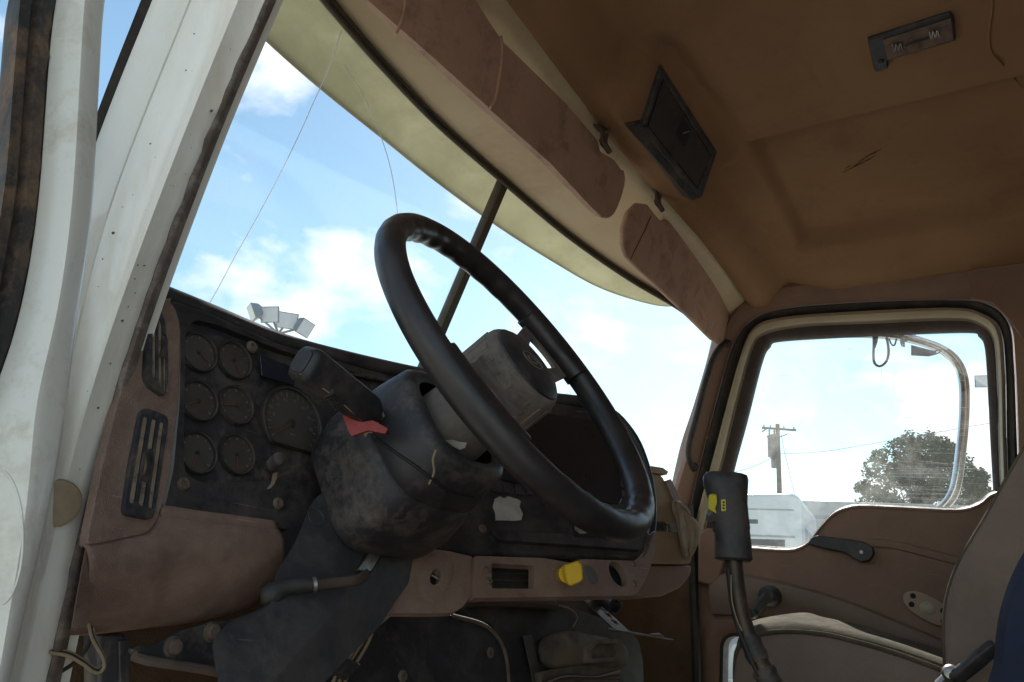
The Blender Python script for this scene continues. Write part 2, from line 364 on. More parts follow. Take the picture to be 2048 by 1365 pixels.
# cab shell that closes the room: floor, firewall, rear wall, outer roof
def box(name, a, b, mat, **k):
    a, b = Vector(a), Vector(b); h = (b-a)/2
    v, f = g_box((a+b)/2, Vector((h.x, 0, 0)), Vector((0, h.y, 0)), Vector((0, 0, h.z)))
    return mesh(name, v, f, mat, bevel=k.pop('bevel', .004), **k)
box('floor', (-1.0, -.9, -.12), (1.02, 1.28, 0), CARPET, kind='structure', label='brown carpeted cab floor under the seats')
box('firewall', (-.97, 1.10, .004), (1.01, 1.18, .70), BLACK, kind='structure', label='black cab firewall behind the dashboard')
box('rear_wall', (-1.0, -.95, .004), (1.02, -.9, 1.66), BROWND, kind='structure', label='brown trimmed rear wall of the cab')

# windshield surface
WS = lambda P: P.y-1.007+.25*P.x**2-.375*(1.478-P.z)
WSF = IMP(WS)
def ws_pt(x, z, o=0): return Vector((x, 1.007-.25*x*x+.375*(1.478-z)+o, z))
seal_px = [(560, -125), (640, -20), (690, 40), (760, 120), (870, 235), (1000, 350), (1130, 460), (1250, 545), (1350, 605), (1415, 655)]
TOP = cr_curve(VS(seal_px, WSF), 60)
def top_z(x):
    if x <= TOP[0].x: return TOP[0].z
    for a, b in zip(TOP, TOP[1:]):
        if a.x <= x <= b.x: return a.z+(b.z-a.z)*(x-a.x)/(b.x-a.x)
    return TOP[-1].z
# lip where the cream header meets the headliner
def lip(x): return Vector((x, .705-.045*max(0, x/.95)-.03*max(0, -x/.95), 1.505-.02*max(0, x/.95)**2))
xs = [-1.0+2.0*i/60 for i in range(61)]
C = []
for k in range(9):
    t = k/8; row = []
    for x in xs:
        a = ws_pt(x, top_z(x), -.006); b = lip(x)
        p = a.lerp(b, t); p.z -= .012*math.sin(math.pi*t)
        row.append(p)
    C.append(row)
v, f = g_loft(C)
mesh('header_panel', v, f, CREAM, solid=.01, kind='structure', label='cream painted header panel between windshield and ceiling')
# headliner
def sm(a, b, x): t = max(0, min(1, (x-a)/(b-a))); return t*t*(3-2*t)
_ka, _kb, _kc = V(1320, 130, AX(2, 1.575)), V(1250, 248, AX(2, 1.46)), V(1395, 400, AX(2, 1.45))
_kn = (_kb-_ka).cross(_kc-_ka)
def ceil_z(x, y):
    z = ceil_base(x, y)
    k = _ka.z-((x-_ka.x)*_kn.x+(y-_ka.y)*_kn.y)/_kn.z
    dx = max(-.115-x, x-.225, 0); dy = max(.535-y, y-.625, 0); w_ = sm(.10, .0, math.hypot(dx*.9, dy*1.15))
    return z*(1-w_)+(min(1.61, max(1.452, k))+.006)*w_
def ceil_base(x, y):
    l = lip(x); d = l.y-y                      # distance behind the lip
    z = l.z + .082*sm(.045, .135, d) - .012*math.exp(-((d-.02)/.03)**2)
    z += .034*sm(.0, .045, .40-max(abs(x-.52)*1.15, abs(y-.16)*1.0)*1.0-.08)   # raised pad over the passenger
    z += .012*sm(.0, .05, .30-max(abs(x-.2)*.5, abs(y+.45))*1.0-.05)
    z -= (.02+.08*sm(.0, .3, d))*sm(.70, .99, abs(x))+.015*sm(.5, .9, abs(x))
    z += .004*noise.noise(Vector((x*2.2, y*2.2, 3)))
    return z
nx, ny = 220, 190
v = []; f = []
for j in range(ny+1):
    for i in range(nx+1):
        x = -1.0+2.03*i/nx; y0 = lip(x).y; y = y0-(y0+.9)*(j/ny)**1.35
        v.append((x, y, ceil_z(x, y)))
for j in range(ny):
    for i in range(nx):
        a = j*(nx+1)+i; f.append((a, a+1, a+nx+2, a+nx+1))
ceil = mesh('ceiling', v, f, CEIL, fix=False, kind='structure', label='brown cloth headliner of the cab roof')
# outer roof skin, over everything, down to the windshield top and the sides
C = []
for k, (dy, z) in enumerate([(0, 0), (.03, .05), (-.02, .10), (-.25, .17), (-.7, .2), (-1.9, .2)]):
    row = []
    for x in xs:
        p = ws_pt(x*1.02, top_z(x), .012)
        row.append(Vector((x*1.04, max(-.96, p.y+dy), p.z+z-(.06*sm(.75, 1, abs(x)) if k > 1 else 0))))
    C.append(row)
v, f = g_loft(C); mesh('roof_skin', v, f, WHITE, solid=.006, kind='structure', label='white outer roof skin of the cab')
# driver side roof rail above the open door
v, f = g_loft([[Vector((-1.0, y, 1.33)), Vector((-.97, y, 1.36)), Vector((-.95, y, 1.46)), Vector((-1.0, y, 1.56)), Vector((-1.05, y, 1.5)), Vector((-1.04, y, 1.36))] for y in (-.92, -.5, 0, .4, .72)], True, True)
mesh('roof_rail', v, f, WHITE, kind='structure', label='white roof rail above the driver door opening')
box('side_wall', (.972, -.9, .0), (1.02, -.10, 1.50), BROWND, kind='structure', label='brown side wall behind the passenger door')
box('driver_sill', (-1.05, -.9, -.16), (-.96, .8, .05), WHITE, kind='structure', label='white door sill under the driver opening')
box('rear_pillar', (-1.04, -.95, 0.05), (-.95, -.72, 1.4), WHITE, kind='structure', label='white rear post of the driver door opening')
from mathutils.geometry import tessellate_polygon
def g_plate(outer, holes, n, th):
    """plate with openings, extruded by th against n"""
    n = Vector(n).normalized(); loops = [list(map(Vector, outer))]+[list(map(Vector, h)) for h in holes]
    r, u, _ = basis(n)
    tri = tessellate_polygon([[Vector((p.dot(r), p.dot(u), 0)) for p in l] for l in loops])
    flat = [p for l in loops for p in l]; m = len(flat)
    v = flat+[p-n*th for p in flat]; f = [tuple(t) for t in tri]+[tuple(i+m for i in reversed(t)) for t in tri]
    b = 0
    for l in loops:
        k = len(l)
        for i in range(k):
            a, c = b+i, b+(i+1) % k; f.append((a, c, c+m, a+m))
        b += k
    return v, f
def circle(c, n, r, seg=24, sy=1.0):
    a, b, n = basis(n); c = Vector(c)
    return [c+a*(math.cos(2*math.pi*k/seg)*r)+b*(math.sin(2*math.pi*k/seg)*r*sy) for k in range(seg)]
def curve(px, s, n, closed=False): return cr_curve(VS(px, s), n, closed)

# ------------------------------------------------------------------ windshield
wsh = thing('windshield', 'wide curved two pane windshield with a thin crack across the driver side', 'windshield', (0, 1.1, .95))
def pane(x0, x1):
    C = []
    for k in range(13):
        t = k/12; row = []
        for i in range(25):
            x = x0+(x1-x0)*i/24; row.append(ws_pt(x, .72+(top_z(x)+.004-.72)*t, .004))
        C.append(row)
    v, f = g_loft(C); return mesh('glass_pane', v, f, GLS, wsh)
pane(-1.0, -.012); pane(.012, 1.02)
v, f = g_tube([p+Vector((0, -.006, -.002)) for p in TOP], .0135, 10); mesh('rubber_seal', v, f, RUBO, wsh)
v, f = g_tube([p+Vector((0, -.010, -.022)) for p in TOP], .006, 8); mesh('seal_lip', v, f, RUBO, wsh)
a, b = V(1010, 352, AX(0, 0)), V(826, 785, AX(0, 0)); t_ = (b-a).normalized()
v, f = g_loft([[a+t_*((b-a).length*k/6)+Vector((sx_*.0145, sy_-.002, 0)) for sx_, sy_ in ((-1, 0), (-.8, -.014), (.8, -.014), (1, 0), (.9, .012), (-.9, .012))] for k in range(7)], True, True)
mesh('divider_bar', v, f, RUBO, wsh, bevel=.002)
for pts in ([(684, 60), (662, 130), (628, 205), (600, 268), (560, 350), (515, 435), (470, 515), (440, 572), (416, 614)], [(690, 132), (722, 180), (750, 240), (772, 300), (785, 350), (793, 400), (797, 440)]):
    v, f = g_tube([ws_pt(p.x, p.z, .0015) for p in curve(pts, WSF, 40)], .0008, 5); mesh('crack', v, f, SCR, wsh)
# exterior sun visor of translucent fibreglass
low_px = [(440, -20), (520, 68), (640, 175), (770, 280), (880, 368), (1000, 455), (1110, 525), (1200, 575), (1290, 605), (1345, 612), (1400, 600)]
low_y = [1.02, 1.06, 1.10, 1.13, 1.145, 1.15, 1.13, 1.09, 1.02, .96, .90]
LOW = cr_curve([V(x, y, AX(1, yy)) for (x, y), yy in zip(low_px, low_y)], 60)
UPP = [p+Vector((0, .02, .035)) for p in TOP]
C = []
for k in range(9):
    t = k/8
    C.append([a.lerp(b, t)+Vector((0, .02*math.sin(math.pi*t), .025*math.sin(math.pi*t))) for a, b in zip(UPP, LOW)])
v, f = g_loft(C); ev = mesh('exterior_visor', v, f, VFIBRE, solid=.004)
props(ev, 'pale olive translucent exterior sun visor glowing above the windshield', 'exterior visor')
v, f = g_tube([p+Vector((0, 0, .001)) for p in LOW], .004, 8); mesh('visor_edge', v, f, VFIBRE, ev)
# header screws
for p in ((797, 102), (935, 240), (1055, 350), (1155, 435)):
    def hp(P):
        a = ws_pt(P.x, top_z(P.x), -.006); b = lip(P.x); t = (a.y-P.y)/max(1e-4, a.y-b.y)
        return P.z-(a.z+(b.z-a.z)*t-.012*math.sin(math.pi*max(0, min(1, t))))
    q = V(*p, IMP(hp)); n_ = Vector((0, -.1, -1))
    v, f = g_lathe([(.0001, .004), (.006, .0035), (.0085, .001), (.0085, -.004), (.0001, -.004)], q, n_, 14)
    o = mesh('trim_screw', v, f, SCREWM); props(o, 'dark trim screw in the cream header panel above the windshield', 'screw', 'trim screws along the header panel')
for o, l in zip([o for o in COL.objects if o.name.startswith('trim_screw')], ('dark trim screw in the cream header nearest the driver end', 'second dark trim screw from the driver end of the header', 'dark trim screw in the cream header just past the windshield divider', 'dark trim screw in the cream header below the end of the driver sun visor')):
    o['label'] = l

# ------------------------------------------------------------------ driver A pillar and open door at the left edge
Rr = [(570, -60), (545, 0), (505, 90), (440, 230), (405, 330), (375, 420), (310, 570), (240, 800), (185, 1000), (130, 1260), (95, 1430)]
Wr = [(553, -60), (527, 0), (487, 90), (422, 230), (386, 330), (355, 420), (288, 570), (217, 800), (163, 1000), (110, 1260), (74, 1430)]
E3 = [(508, -60), (483, 0), (440, 100), (380, 250), (345, 340), (303, 450), (240, 620), (178, 800), (128, 1000), (72, 1250), (38, 1430)]
E2 = [(408, -60), (385, 0), (343, 100), (282, 245), (245, 340), (203, 450), (165, 600), (130, 800), (92, 1000), (40, 1250), (0, 1430)]
E1 = [(330, -60), (308, 0), (264, 100), (203, 245), (170, 340), (135, 450), (90, 600), (50, 800), (20, 1000), (-40, 1250), (-80, 1430)]
E0 = [(308, -60), (287, 0), (243, 100), (192, 235), (158, 340), (122, 450), (78, 600), (36, 800), (6, 1000), (-55, 1250), (-95, 1430)]
NR = 60
for P_ in (Rr, Wr, E3, E2, E1, E0):       # carry the post on up to the roof rail
    (xa, ya), (xb, yb) = P_[0], P_[1]; P_.insert(0, (xa+(xa-xb)*2.6, ya+(ya-yb)*2.6))
cR = curve(Rr, AX(0, -.965), NR); cW = curve(Wr, AX(0, -.972), NR); c3 = curve(E3, AX(0, -.992), NR); c2 = curve(E2, AX(0, -1.02), NR); c1 = curve(E1, AX(0, -1.05), NR); c0 = curve(E0, AX(0, -1.055), NR)
def fair(c, it):
    for _ in range(it): c = [c[0]]+[(c[i-1]+c[i]*2+c[i+1])/4 for i in range(1, len(c)-1)]+[c[-1]]
    return c
cR, cW, c3, c2, c1, c0 = [fair(c, 60) for c in (cR, cW, c3, c2, c1, c0)]
vw = Vector((-.7, -.6, .1)).normalized()
def lift(c, h): return [p+vw*h for p in c]
def midc(a, b, t, h=0): return [p.lerp(q, t)+vw*h for p, q in zip(a, b)]
for i, p in enumerate(cW):          # ragged torn edge of the paint and sealant
    d = (cR[i]-cW[i]); cW[i] = p+d*(.25+.22*noise.noise(Vector((i*.45, 0, 2)))+.2*noise.noise(Vector((i*1.7, 3, 0))))
pil = thing('door_pillar', 'white painted slanted door pillar with a torn dark edge beside the windshield', 'pillar', (-.98, .75, .4))
back = [p-vw*.05 for p in c2]
v, f = g_loft([[p+D*.03 for p in cR], lift(cW, -.012), lift(cW, 0), midc(cW, c3, .35, .001), midc(cW, c3, .75, .004), c3 and lift(c3, .007), midc(c3, c2, .12, .0), midc(c3, c2, .3, -.006), midc(c3, c2, .62, -.006), midc(c3, c2, .9, -.003), lift(c2, .0), midc(c2, c1, .02, -.007), midc(c2, c1, .07, -.001), midc(c2, c1, .5, .003), c1, back])
mesh('pillar', v, f, WHITEOLD if False else WHITE, pil)
v, f = g_loft([lift(cW, .0005), midc(cW, cR, .3, .004), midc(cW, cR, .75, .003), lift(cR, 0), [p+D*.012 for p in cR]])
mesh('torn_flange', v, f, material('torn_flange_rust', (.16, .115, .09), (.07, .055, .05), .75, scale=40, dust=.6, dcol=(.42, .38, .33), dscale=30), pil, label='ragged brown strip where the trim was torn off')
v, f = g_loft([lift(c1, -.002), midc(c1, c0, .5, .012), lift(c0, -.004)]); mesh('weatherstrip', v, f, RUB, pil)
# random chips in the paint
mb = MB()
for k in range(34):
    i = random.choice((random.randrange(2, NR-14), random.randrange(20, 34))); t = random.random()
    src = (c3, c2) if random.random() < .35 else (cW, c3)
    q = src[0][i].lerp(src[1][i], .15+.7*t)+vw*.0062; r = random.choice((.0005, .0006, .0008, .001, .0016))*random.uniform(.7, 1.2)
    mb.add(*g_puff(circle(q, vw, r, 7, random.uniform(.5, 1.3)), vw, .0004, 0, 2))
mb.build('paint_chip', RUST, pil, kind='stuff')

BL = [(126, -60), (110, 0), (96, 150), (80, 380), (60, 530), (25, 690), (-40, 860), (-75, 1100), (-95, 1430)]
BM = [(180, -60), (173, 0), (165, 150), (152, 380), (132, 560), (102, 715), (76, 800), (66, 1000), (-10, 1430)]
BR = [(220, -60), (207, 0), (199, 150), (191, 300), (183, 450), (164, 570), (147, 690), (134, 800), (111, 960), (60, 1180), (5, 1430)]
BP = PLN((-1.12, .60, .6), (-.35, -.9, .05))
dl, dm, dr = curve(BL, BP, 60), curve(BM, off(BP, .016), 60), curve(BR, off(BP, -.006), 60)
bn = BP.n; dl, dm, dr = fair(dl, 14), fair(dm, 14), fair(dr, 14)
drv = thing('driver_door', 'open white driver door edge with a worn black seal at the left', 'door', (-1.13, .62, .1))
v, f = g_loft([[p-bn*.03 for p in dl], [p-bn*.004 for p in dl], dl, [a.lerp(b, .5)+bn*.004 for a, b in zip(dl, dm)], [a.lerp(b, .92)+bn*.001 for a, b in zip(dl, dm)], [a.lerp(b, .12) for a, b in zip(dm, dr)], [a.lerp(b, .88) for a, b in zip(dm, dr)], dr, [p-bn*.012 for p in dr], [p-bn*.035 for p in dr]])
mesh('door_frame', v, f, WHITEOLD, drv)
SLx = [(30, -60), (18, 0), (5, 150), (-14, 380), (-40, 530), (-80, 690), (-150, 860), (-190, 1100), (-210, 1430)]
ds = curve(SLx, BP, 60); dlb = [p-bn*.004 for p in dl]
rag = [p+(q-p)*(.10*noise.noise(Vector((i*.6, 5, 1)))) for i, (p, q) in enumerate(zip(dlb, ds))]
v, f = g_loft([dlb, [a.lerp(b, .06)+bn*.006 for a, b in zip(rag, ds)], [a.lerp(b, .3)+bn*.010 for a, b in zip(dl, ds)], [a.lerp(b, .5)+bn*.006 for a, b in zip(dl, ds)], [a.lerp(b, .56)+bn*.016 for a, b in zip(dl, ds)], [a.lerp(b, .8)+bn*.022 for a, b in zip(dl, ds)], ds, [p-bn*.03 for p in ds]])
mesh('door_seal', v, f, material('worn_door_seal', (.02, .02, .021), (.028, .024, .022), .65, scale=10, dust=.7, dcol=(.22, .13, .075), dscale=14, dlo=.5, dhi=.66, bump=.6), drv)
# ------------------------------------------------------------------ passenger side: body trim, door, window
G_ = [(1430, 1110), (1446, 1040), (1462, 945), (1490, 840), (1520, 722), (1536, 690), (1562, 678), (1750, 667), (1930, 660), (1956, 668), (1968, 690), (1974, 760), (1980, 880), (1986, 990), (1990, 1110)]
CI = [(1398, 1110), (1422, 1010), (1445, 925), (1473, 808), (1503, 700), (1528, 669), (1605, 653), (1750, 646), (1900, 640), (1955, 648), (1985, 680), (1993, 760), (1996, 880), (2000, 1000), (2003, 1110)]
CO = [(1378, 1110), (1400, 1010), (1424, 925), (1453, 815), (1482, 712), (1508, 657), (1560, 636), (1700, 624), (1900, 616), (1965, 628), (2000, 660), (2010, 740), (2013, 880), (2017, 1000), (2020, 1110)]
SO = [(1362, 1110), (1382, 1010), (1401, 925), (1440, 775), (1465, 692), (1500, 643), (1560, 619), (1700, 606), (1900, 600), (1978, 610), (2018, 650), (2028, 730), (2034, 880), (2038, 1000), (2042, 1110)]
TO = [(1330, 1060), (1352, 965), (1378, 885), (1403, 800), (1433, 690), (1478, 606), (1545, 572), (1700, 552), (1900, 538), (2060, 525), (2120, 600), (2150, 730), (2160, 880), (2160, 1000), (2160, 1110)]
def cs(px, x): return curve(px, AX(0, x), 240)
tO, sO, cO, cI, gG = cs(TO, .945), cs(SO, .965), cs(CO, .985), cs(CI, .99), cs(G_, 1.012)
def md(a, b, t, dx=0): return [p.lerp(q, t)+Vector((dx, 0, 0)) for p, q in zip(a, b)]
v, f = g_loft([[p+Vector((.09, .02, .14)) for p in tO], [p+Vector((.05, .02, .03)) for p in tO], [p+Vector((.02, 0, 0)) for p in tO], tO, md(tO, sO, .25, -.014), md(tO, sO, .7, -.012), md(tO, sO, .97, 0), [p+Vector((.06, 0, 0)) for p in sO]])
props(mesh('side_trim', v, f, BROWND), 'brown moulded trim round the passenger door opening and windshield post', 'trim')
# the black opening seal, smeared round the door
v, f = g_loft([md(sO, cO, .0, .004), md(sO, cO, .25, -.008), md(sO, cO, .6, -.010), md(sO, cO, .9, -.002), md(sO, cO, 1.0, .02)])
props(mesh('opening_seal', v, f, RUB), 'black rubber seal round the passenger door opening', 'door seal')
pd = thing('passenger_door', 'brown trimmed passenger door with a large scratched window', 'door', (1.0, .35, .3))
v, f = g_loft([md(cO, cI, 0, .006), md(cO, cI, .12, -.012), md(cO, cI, .42, -.019), md(cO, cI, .7, -.012), md(cO, cI, .86, 0), md(cO, cI, 1.0, .012)]); mesh('window_frame', v, f, CREAM2, pd)
v, f = g_loft([md(cI, gG, -.02, .008), md(cI, gG, .1, -.001), md(cI, gG, .55, -.004), md(cI, gG, .9, -.001), md(cI, gG, 1.0, .008), md(cI, gG, 1.0, .03)]); mesh('run_channel', v, f, material('window_channel', (.05, .032, .026), (.035, .025, .022), .75, scale=10, dust=.3, dcol=(.14, .09, .06)), pd)
gl = V(1420, 1130, AX(0, 1.022)), V(2010, 1130, AX(0, 1.022)), V(2000, 640, AX(0, 1.022)), V(1500, 650, AX(0, 1.022))
v, f = g_prism(gl, XN, .004); mesh('window_glass', v, f, GLS2, pd, smooth=False)
# horizontal wiper scratches on the glass: too fine to count
mb = MB(); P_ = AX(0, 1.0195)
for k in range(64):
    y = random.choice([random.uniform(860, 1005), random.uniform(760, 1005)]); x0 = random.uniform(1790, 1935); x1 = min(1972, x0+random.choice([30, 45, 70, 120, 150])*random.uniform(.5, 1.2))
    if y > 930 and random.random() < .3: x0 -= random.uniform(60, 110)
    a_, b_ = V(x0, y, P_), V(x1, y+random.uniform(1, 4), P_); r = random.uniform(.00018, .0005)
    mb.add(*g_tube([a_, a_.lerp(b_, .5), b_], [r*.3, r, r*.4], 4))
for p0, p1 in (((1558, 752), (1576, 751)), ((1898, 945), (1897, 962)), ((1763, 740), (1764, 776)), ((1695, 700), (1703, 697))):
    mb.add(*g_tube([V(*p0, P_), V(*p1, P_)], .0004, 4))
mb.build('glass_scratch', SCR, pd, kind='stuff')
# door panel with the belt line and the small lower window
belt = [(1372, 1092), (1500, 1097), (1560, 1101), (1592, 1099), (1617, 1086), (1640, 1057), (1668, 1028), (1700, 1015), (1735, 1013), (1820, 1017), (1900, 1021), (1932, 1019), (1962, 1008), (1990, 988), (2060, 980), (2190, 985)]
bl = curve(belt, AX(0, .972), 90)
outer = bl+VS([(2190, 1560), (1360, 1560), (1365, 1200)], AX(0, .972))
hole = rnd(VS([(1438, 1560), (1438, 1267), (1720, 1267), (1720, 1560)], AX(0, .972)), .04, 8)
hole[0:0] = []
hole = [p if p.z > bl[0].z-1.2 else p for p in hole]
hv = rnd(VS([(1436, 1500), (1440, 1266), (1720, 1268), (1720, 1500)], AX(0, .972)), .045, 8)
v, f = g_plate(outer, [hv], XN, .045); mesh('door_panel', v, f, BROWND, pd, bevel=.006)
# belt cap, lit along its top
v, f = g_loft([[p+Vector((.02, 0, .004)) for p in bl], [p+Vector((.004, 0, .006)) for p in bl], [p+Vector((-.005, 0, .001)) for p in bl], [p+Vector((-.004, 0, -.005)) for p in bl], [p+Vector((.004, 0, -.007)) for p in bl]]); mesh('belt_cap', v, f, BROWND, pd)
v, f = g_tube([p+Vector((.03, 0, .006)) for p in bl], .007, 6); mesh('belt_seal', v, f, RUB, pd)
# lower window: rubber, cream ring, pane
LW = lambda d, x: rnd(VS([(1436-d, 1500), (1440-d, 1266-d*1.0), (1720+d, 1268-d), (1720+d, 1500)], AX(0, x)), .045+d*.0012, 8)
v, f = g_ring(LW(0, .973), LW(-7, .973), XN, .05); mesh('lower_gasket', v, f, RUB, pd)
A_, B_, C_ = LW(34, .968), LW(20, .960), LW(0, .972)
v, f = g_loft([LW(40, .974), A_, LW(26, .962), B_, LW(6, .966), C_], True); mesh('lower_window_ring', v, f, BROWND, pd)
v, f = g_prism(VS([(1420, 1500), (1424, 1255), (1730, 1258), (1730, 1500)], AX(0, 1.0)), XN, .003); mesh('lower_window_glass', v, f, GLS2, pd, smooth=False)
# swept pad across the door
up_ = curve([(1425, 1142), (1500, 1150), (1600, 1172), (1700, 1203), (1800, 1243), (1900, 1285), (2000, 1330), (2100, 1375)], AX(0, .965), 50)
lo_ = curve([(1425, 1232), (1500, 1236), (1600, 1240), (1700, 1262), (1800, 1300), (1900, 1340), (2000, 1390), (2100, 1440)], AX(0, .965), 50)
C = []
for k, (t, h) in enumerate([(0, .01), (.02, -.010), (.1, -.024), (.35, -.032), (.7, -.026), (.95, -.012), (1, .01)]): C.append([a.lerp(b, t)+Vector((h, 0, 0)) for a, b in zip(up_, lo_)])
v, f = g_loft(C); mesh('door_pad', v, f, SEATV, pd)
# crease swage above
cr_ = curve([(1745, 1086), (1790, 1090), (1850, 1105), (1930, 1125), (2060, 1150)], AX(0, .965), 30)
v, f = g_tube([p+Vector((.006, 0, 0)) for p in cr_], .012, 8, (XN, .55)); mesh('swage_line', v, f, BROWND, pd)
# inside release lever
hp_ = AX(0, .945)
lev = rnd(VS([(1615, 1088), (1622, 1076), (1634, 1071), (1700, 1079), (1728, 1084), (1745, 1094), (1748, 1108), (1738, 1122), (1722, 1125), (1706, 1117), (1690, 1105), (1650, 1098)], hp_), .006)
v, f = g_prism(lev, XN, .022); rl = mesh('release_lever', v, f, BLACK, pd, bevel=.005)
v, f = g_lathe([(.0001, .004), (.005, .003), (.006, -.002)], V(1723, 1105, AX(0, .944)), XN, 14); mesh('lever_pin', v, f, STEEL, rl)
# window crank
q0 = V(1537, 1192, AX(0, .90)); q1 = V(1508, 1228, AX(0, .86))
v, f = g_lathe([(.0001, .02), (.018, .018), (.026, .008), (.029, -.012), (.029, -.03)], q0, XN, 22); wc = mesh('window_crank', v, f, BLACK, pd)
v, f = g_tube([q0+XN*.012, q0.lerp(q1, .5)+XN*.012, q1], [.016, .013, .011], 10, (XN, .5)); mesh('crank_arm', v, f, BLACK, wc)
v, f = g_lathe([(.0001, .03), (.012, .028), (.014, .005), (.010, 0)], q1, XN, 16); mesh('crank_knob', v, f, BLACK, wc)
# bare armrest mounting plate with holes
pp = AX(0, .958); c_ = V(1856, 1217, pp); pu = (V(1893, 1238, pp)-V(1818, 1196, pp)).normalized(); pw = XN.cross(pu)
ov = []
for k in range(32):
    q = 2*math.pi*k/32; cx_ = math.cos(q); ov.append(c_+pu*(math.copysign(abs(cx_)**.8, cx_)*.062)+pw*(math.sin(q)*.030))
v, f = g_puff(ov, XN, .004, .012, 5, 6); mp_ = mesh('armrest_plate', v, f, material('plate_beige', (.42, .30, .21), (.34, .24, .17), .6, scale=20, dust=.3), pd)
for a_, b_, r in ((-.042, .009, .0045), (-.036, -.012, .0045), (.032, .013, .0045), (.044, -.010, .0045)):
    v, f = g_lathe([(.0001, .0015), (r*1.2, .0015), (r*1.6, .0002)], c_+pu*a_+pw*b_+XN*.004, XN, 10); mesh('screw_hole', v, f, DARK, mp_)
v, f = g_lathe([(.0001, .003), (.012, .003), (.015, .001), (.017, 0)], c_+XN*.004, XN, 18, 1.2, 1); mesh('boss', v, f, CREAM2, mp_)
# trim block on the front edge of the door
slab('trim_block', [(1397, 1068), (1412, 1056), (1436, 1058), (1447, 1078), (1448, 1130), (1438, 1162), (1424, 1172), (1396, 1165)], AX(0, .93) if False else PLN((.93, .8, .6), (-1, -.25, 0)), .04, BROWND, pd, rc=.008, bevel=.006)
# kick panel in front of the door
kp = rnd(VS([(1180, 1180), (1350, 1010), (1372, 1010), (1384, 1110), (1392, 1480), (1100, 1480)], PLN((.95, .85, .4), (-1, -.12, 0))), .02)
v, f = g_prism(kp, (-1, -.12, 0), .02); props(mesh('kick_panel', v, f, CARPET, bevel=.004), 'dark brown kick panel low on the passenger side ahead of the door', 'kick panel')
v, f = g_tube(curve([(1378, 1010), (1384, 1110), (1388, 1200), (1392, 1300), (1395, 1450)], AX(0, .945), 20), .014, 8); props(mesh('pillar_seal', v, f, RUB), 'black vertical rubber edge between kick panel and passenger door', 'door seal')
# grab handle on the post
gh = thing('grab_handle', 'black curved grab handle on the brown passenger windshield post', 'grab handle', V(1400, 800, AX(0, .93)))
pt = [V(x, y, AX(0, xx)) for (x, y), xx in zip([(1452, 686), (1438, 697), (1424, 722), (1408, 775), (1394, 830), (1383, 870), (1377, 900), (1379, 922), (1386, 934)], [.945, .92, .90, .89, .885, .885, .89, .91, .945])]
v, f = g_tube(cr_curve(pt, 40), .0095, 10); mesh('bar', v, f, RUB, gh)
for q in (pt[0], pt[-1]):
    v, f = g_lathe([(.0001, .006), (.011, .005), (.015, -.006)], q, XN, 14); mesh('mount', v, f, RUB, gh)
# trim patch over the rear corner of the door opening
slab('corner_trim_cover', [(1938, 540), (2100, 520), (2140, 760), (2060, 700), (2020, 640), (1985, 605), (1940, 596)], AX(0, .928), .012, BROWND, None, rc=.008, bevel=.003, label='brown trim cover at the rear top corner of the passenger opening', cat='trim cover')

# ------------------------------------------------------------------ dashboard
PL = PLN((-.8, .86, .79), (0, -1, .25))
_a, _b, _c = V(1000, 770, AX(1, .81)), V(1285, 900, AX(1, .66)), V(950, 1110, AX(1, .70))
_n = (_b-_a).cross(_c-_a).normalized()
if _n.dot(O-_a) < 0: _n = -_n
PR = PLN(_a, _n)
dash = thing('dashboard', 'dusty brown and black dashboard with round gauges and torn out panels', 'dashboard', (-.3, .85, .45))
def ypts(L_): return [V(x, y, AX(1, yy)) for x, y, yy in L_]
rim = cr_curve(ypts([(285, 572, .86), (305, 582, .862), (420, 627, .88), (560, 683, .88), (700, 720, .862), (850, 752, .84), (1000, 778, .81), (1090, 796, .78), (1170, 806, .74), (1215, 824, .71), (1245, 848, .69), (1275, 890, .665), (1295, 945, .65), (1304, 1000, .645), (1304, 1050, .64), (1298, 1090, .635)]), 90)
v, f = g_tube(rim, [.013]*66+[.013-.004*min(1, i/10) for i in range(24)], 12); mesh('rim_pad', v, f, RUBO if False else BLACK, dash)
rim2 = [p+Vector((0, -.012, -.024)) for p in rim[:64]]
v, f = g_tube(rim2, .0035, 8); mesh('rim_bead', v, f, BLACKD, dash)
# skirt from rim down to the panels, and the top shelf forward to the glass
v, f = g_loft([[p+Vector((0, .004, .008)) for p in rim[:64]], [p+Vector((0, -.004, -.014)) for p in rim[:64]], [p+Vector((0, .004, -.045)) for p in rim[:64]], [p+Vector((0, .03, -.11)) for p in rim[:64]]]); mesh('hood_lip', v, f, BLACK, dash, solid=-.004)
top = [p for p in rim[:62]]
v, f = g_loft([[p+Vector((0, 0, .008)) for p in top], [p.lerp(ws_pt(p.x, p.z, -.02), .5)+Vector((0, 0, .002)) for p in top], [ws_pt(p.x, p.z-.10, -.01) for p in top]]); mesh('dash_top', v, f, BLACKD, dash, solid=.004)
# brown end cap with the two vents
ENDP = off(PL, .030)
v, f = g_prism(rnd(VS([(296, 585), (330, 594), (349, 612), (361, 650), (358, 800), (340, 950), (318, 1035), (298, 1066), (262, 1074), (190, 1089), (172, 1090), (198, 955), (234, 808), (285, 640)], ENDP), .012), ENDP.n, .014)
mesh('end_cap', v, f, BROWN, dash, bevel=.006, seg=3)
gapx = [(303, 597), (285, 645), (240, 800), (185, 1000), (160, 1110), (134, 1255)]
v, f = g_loft([[p-vw*.010 for p in curve(gapx, AX(0, -.968), 30)], curve([(x+10, y) for x, y in gapx], off(ENDP, -.004), 30), curve([(x+40, y) for x, y in gapx], off(ENDP, -.012), 30)]); mesh('side_return', v, f, BROWN, dash)
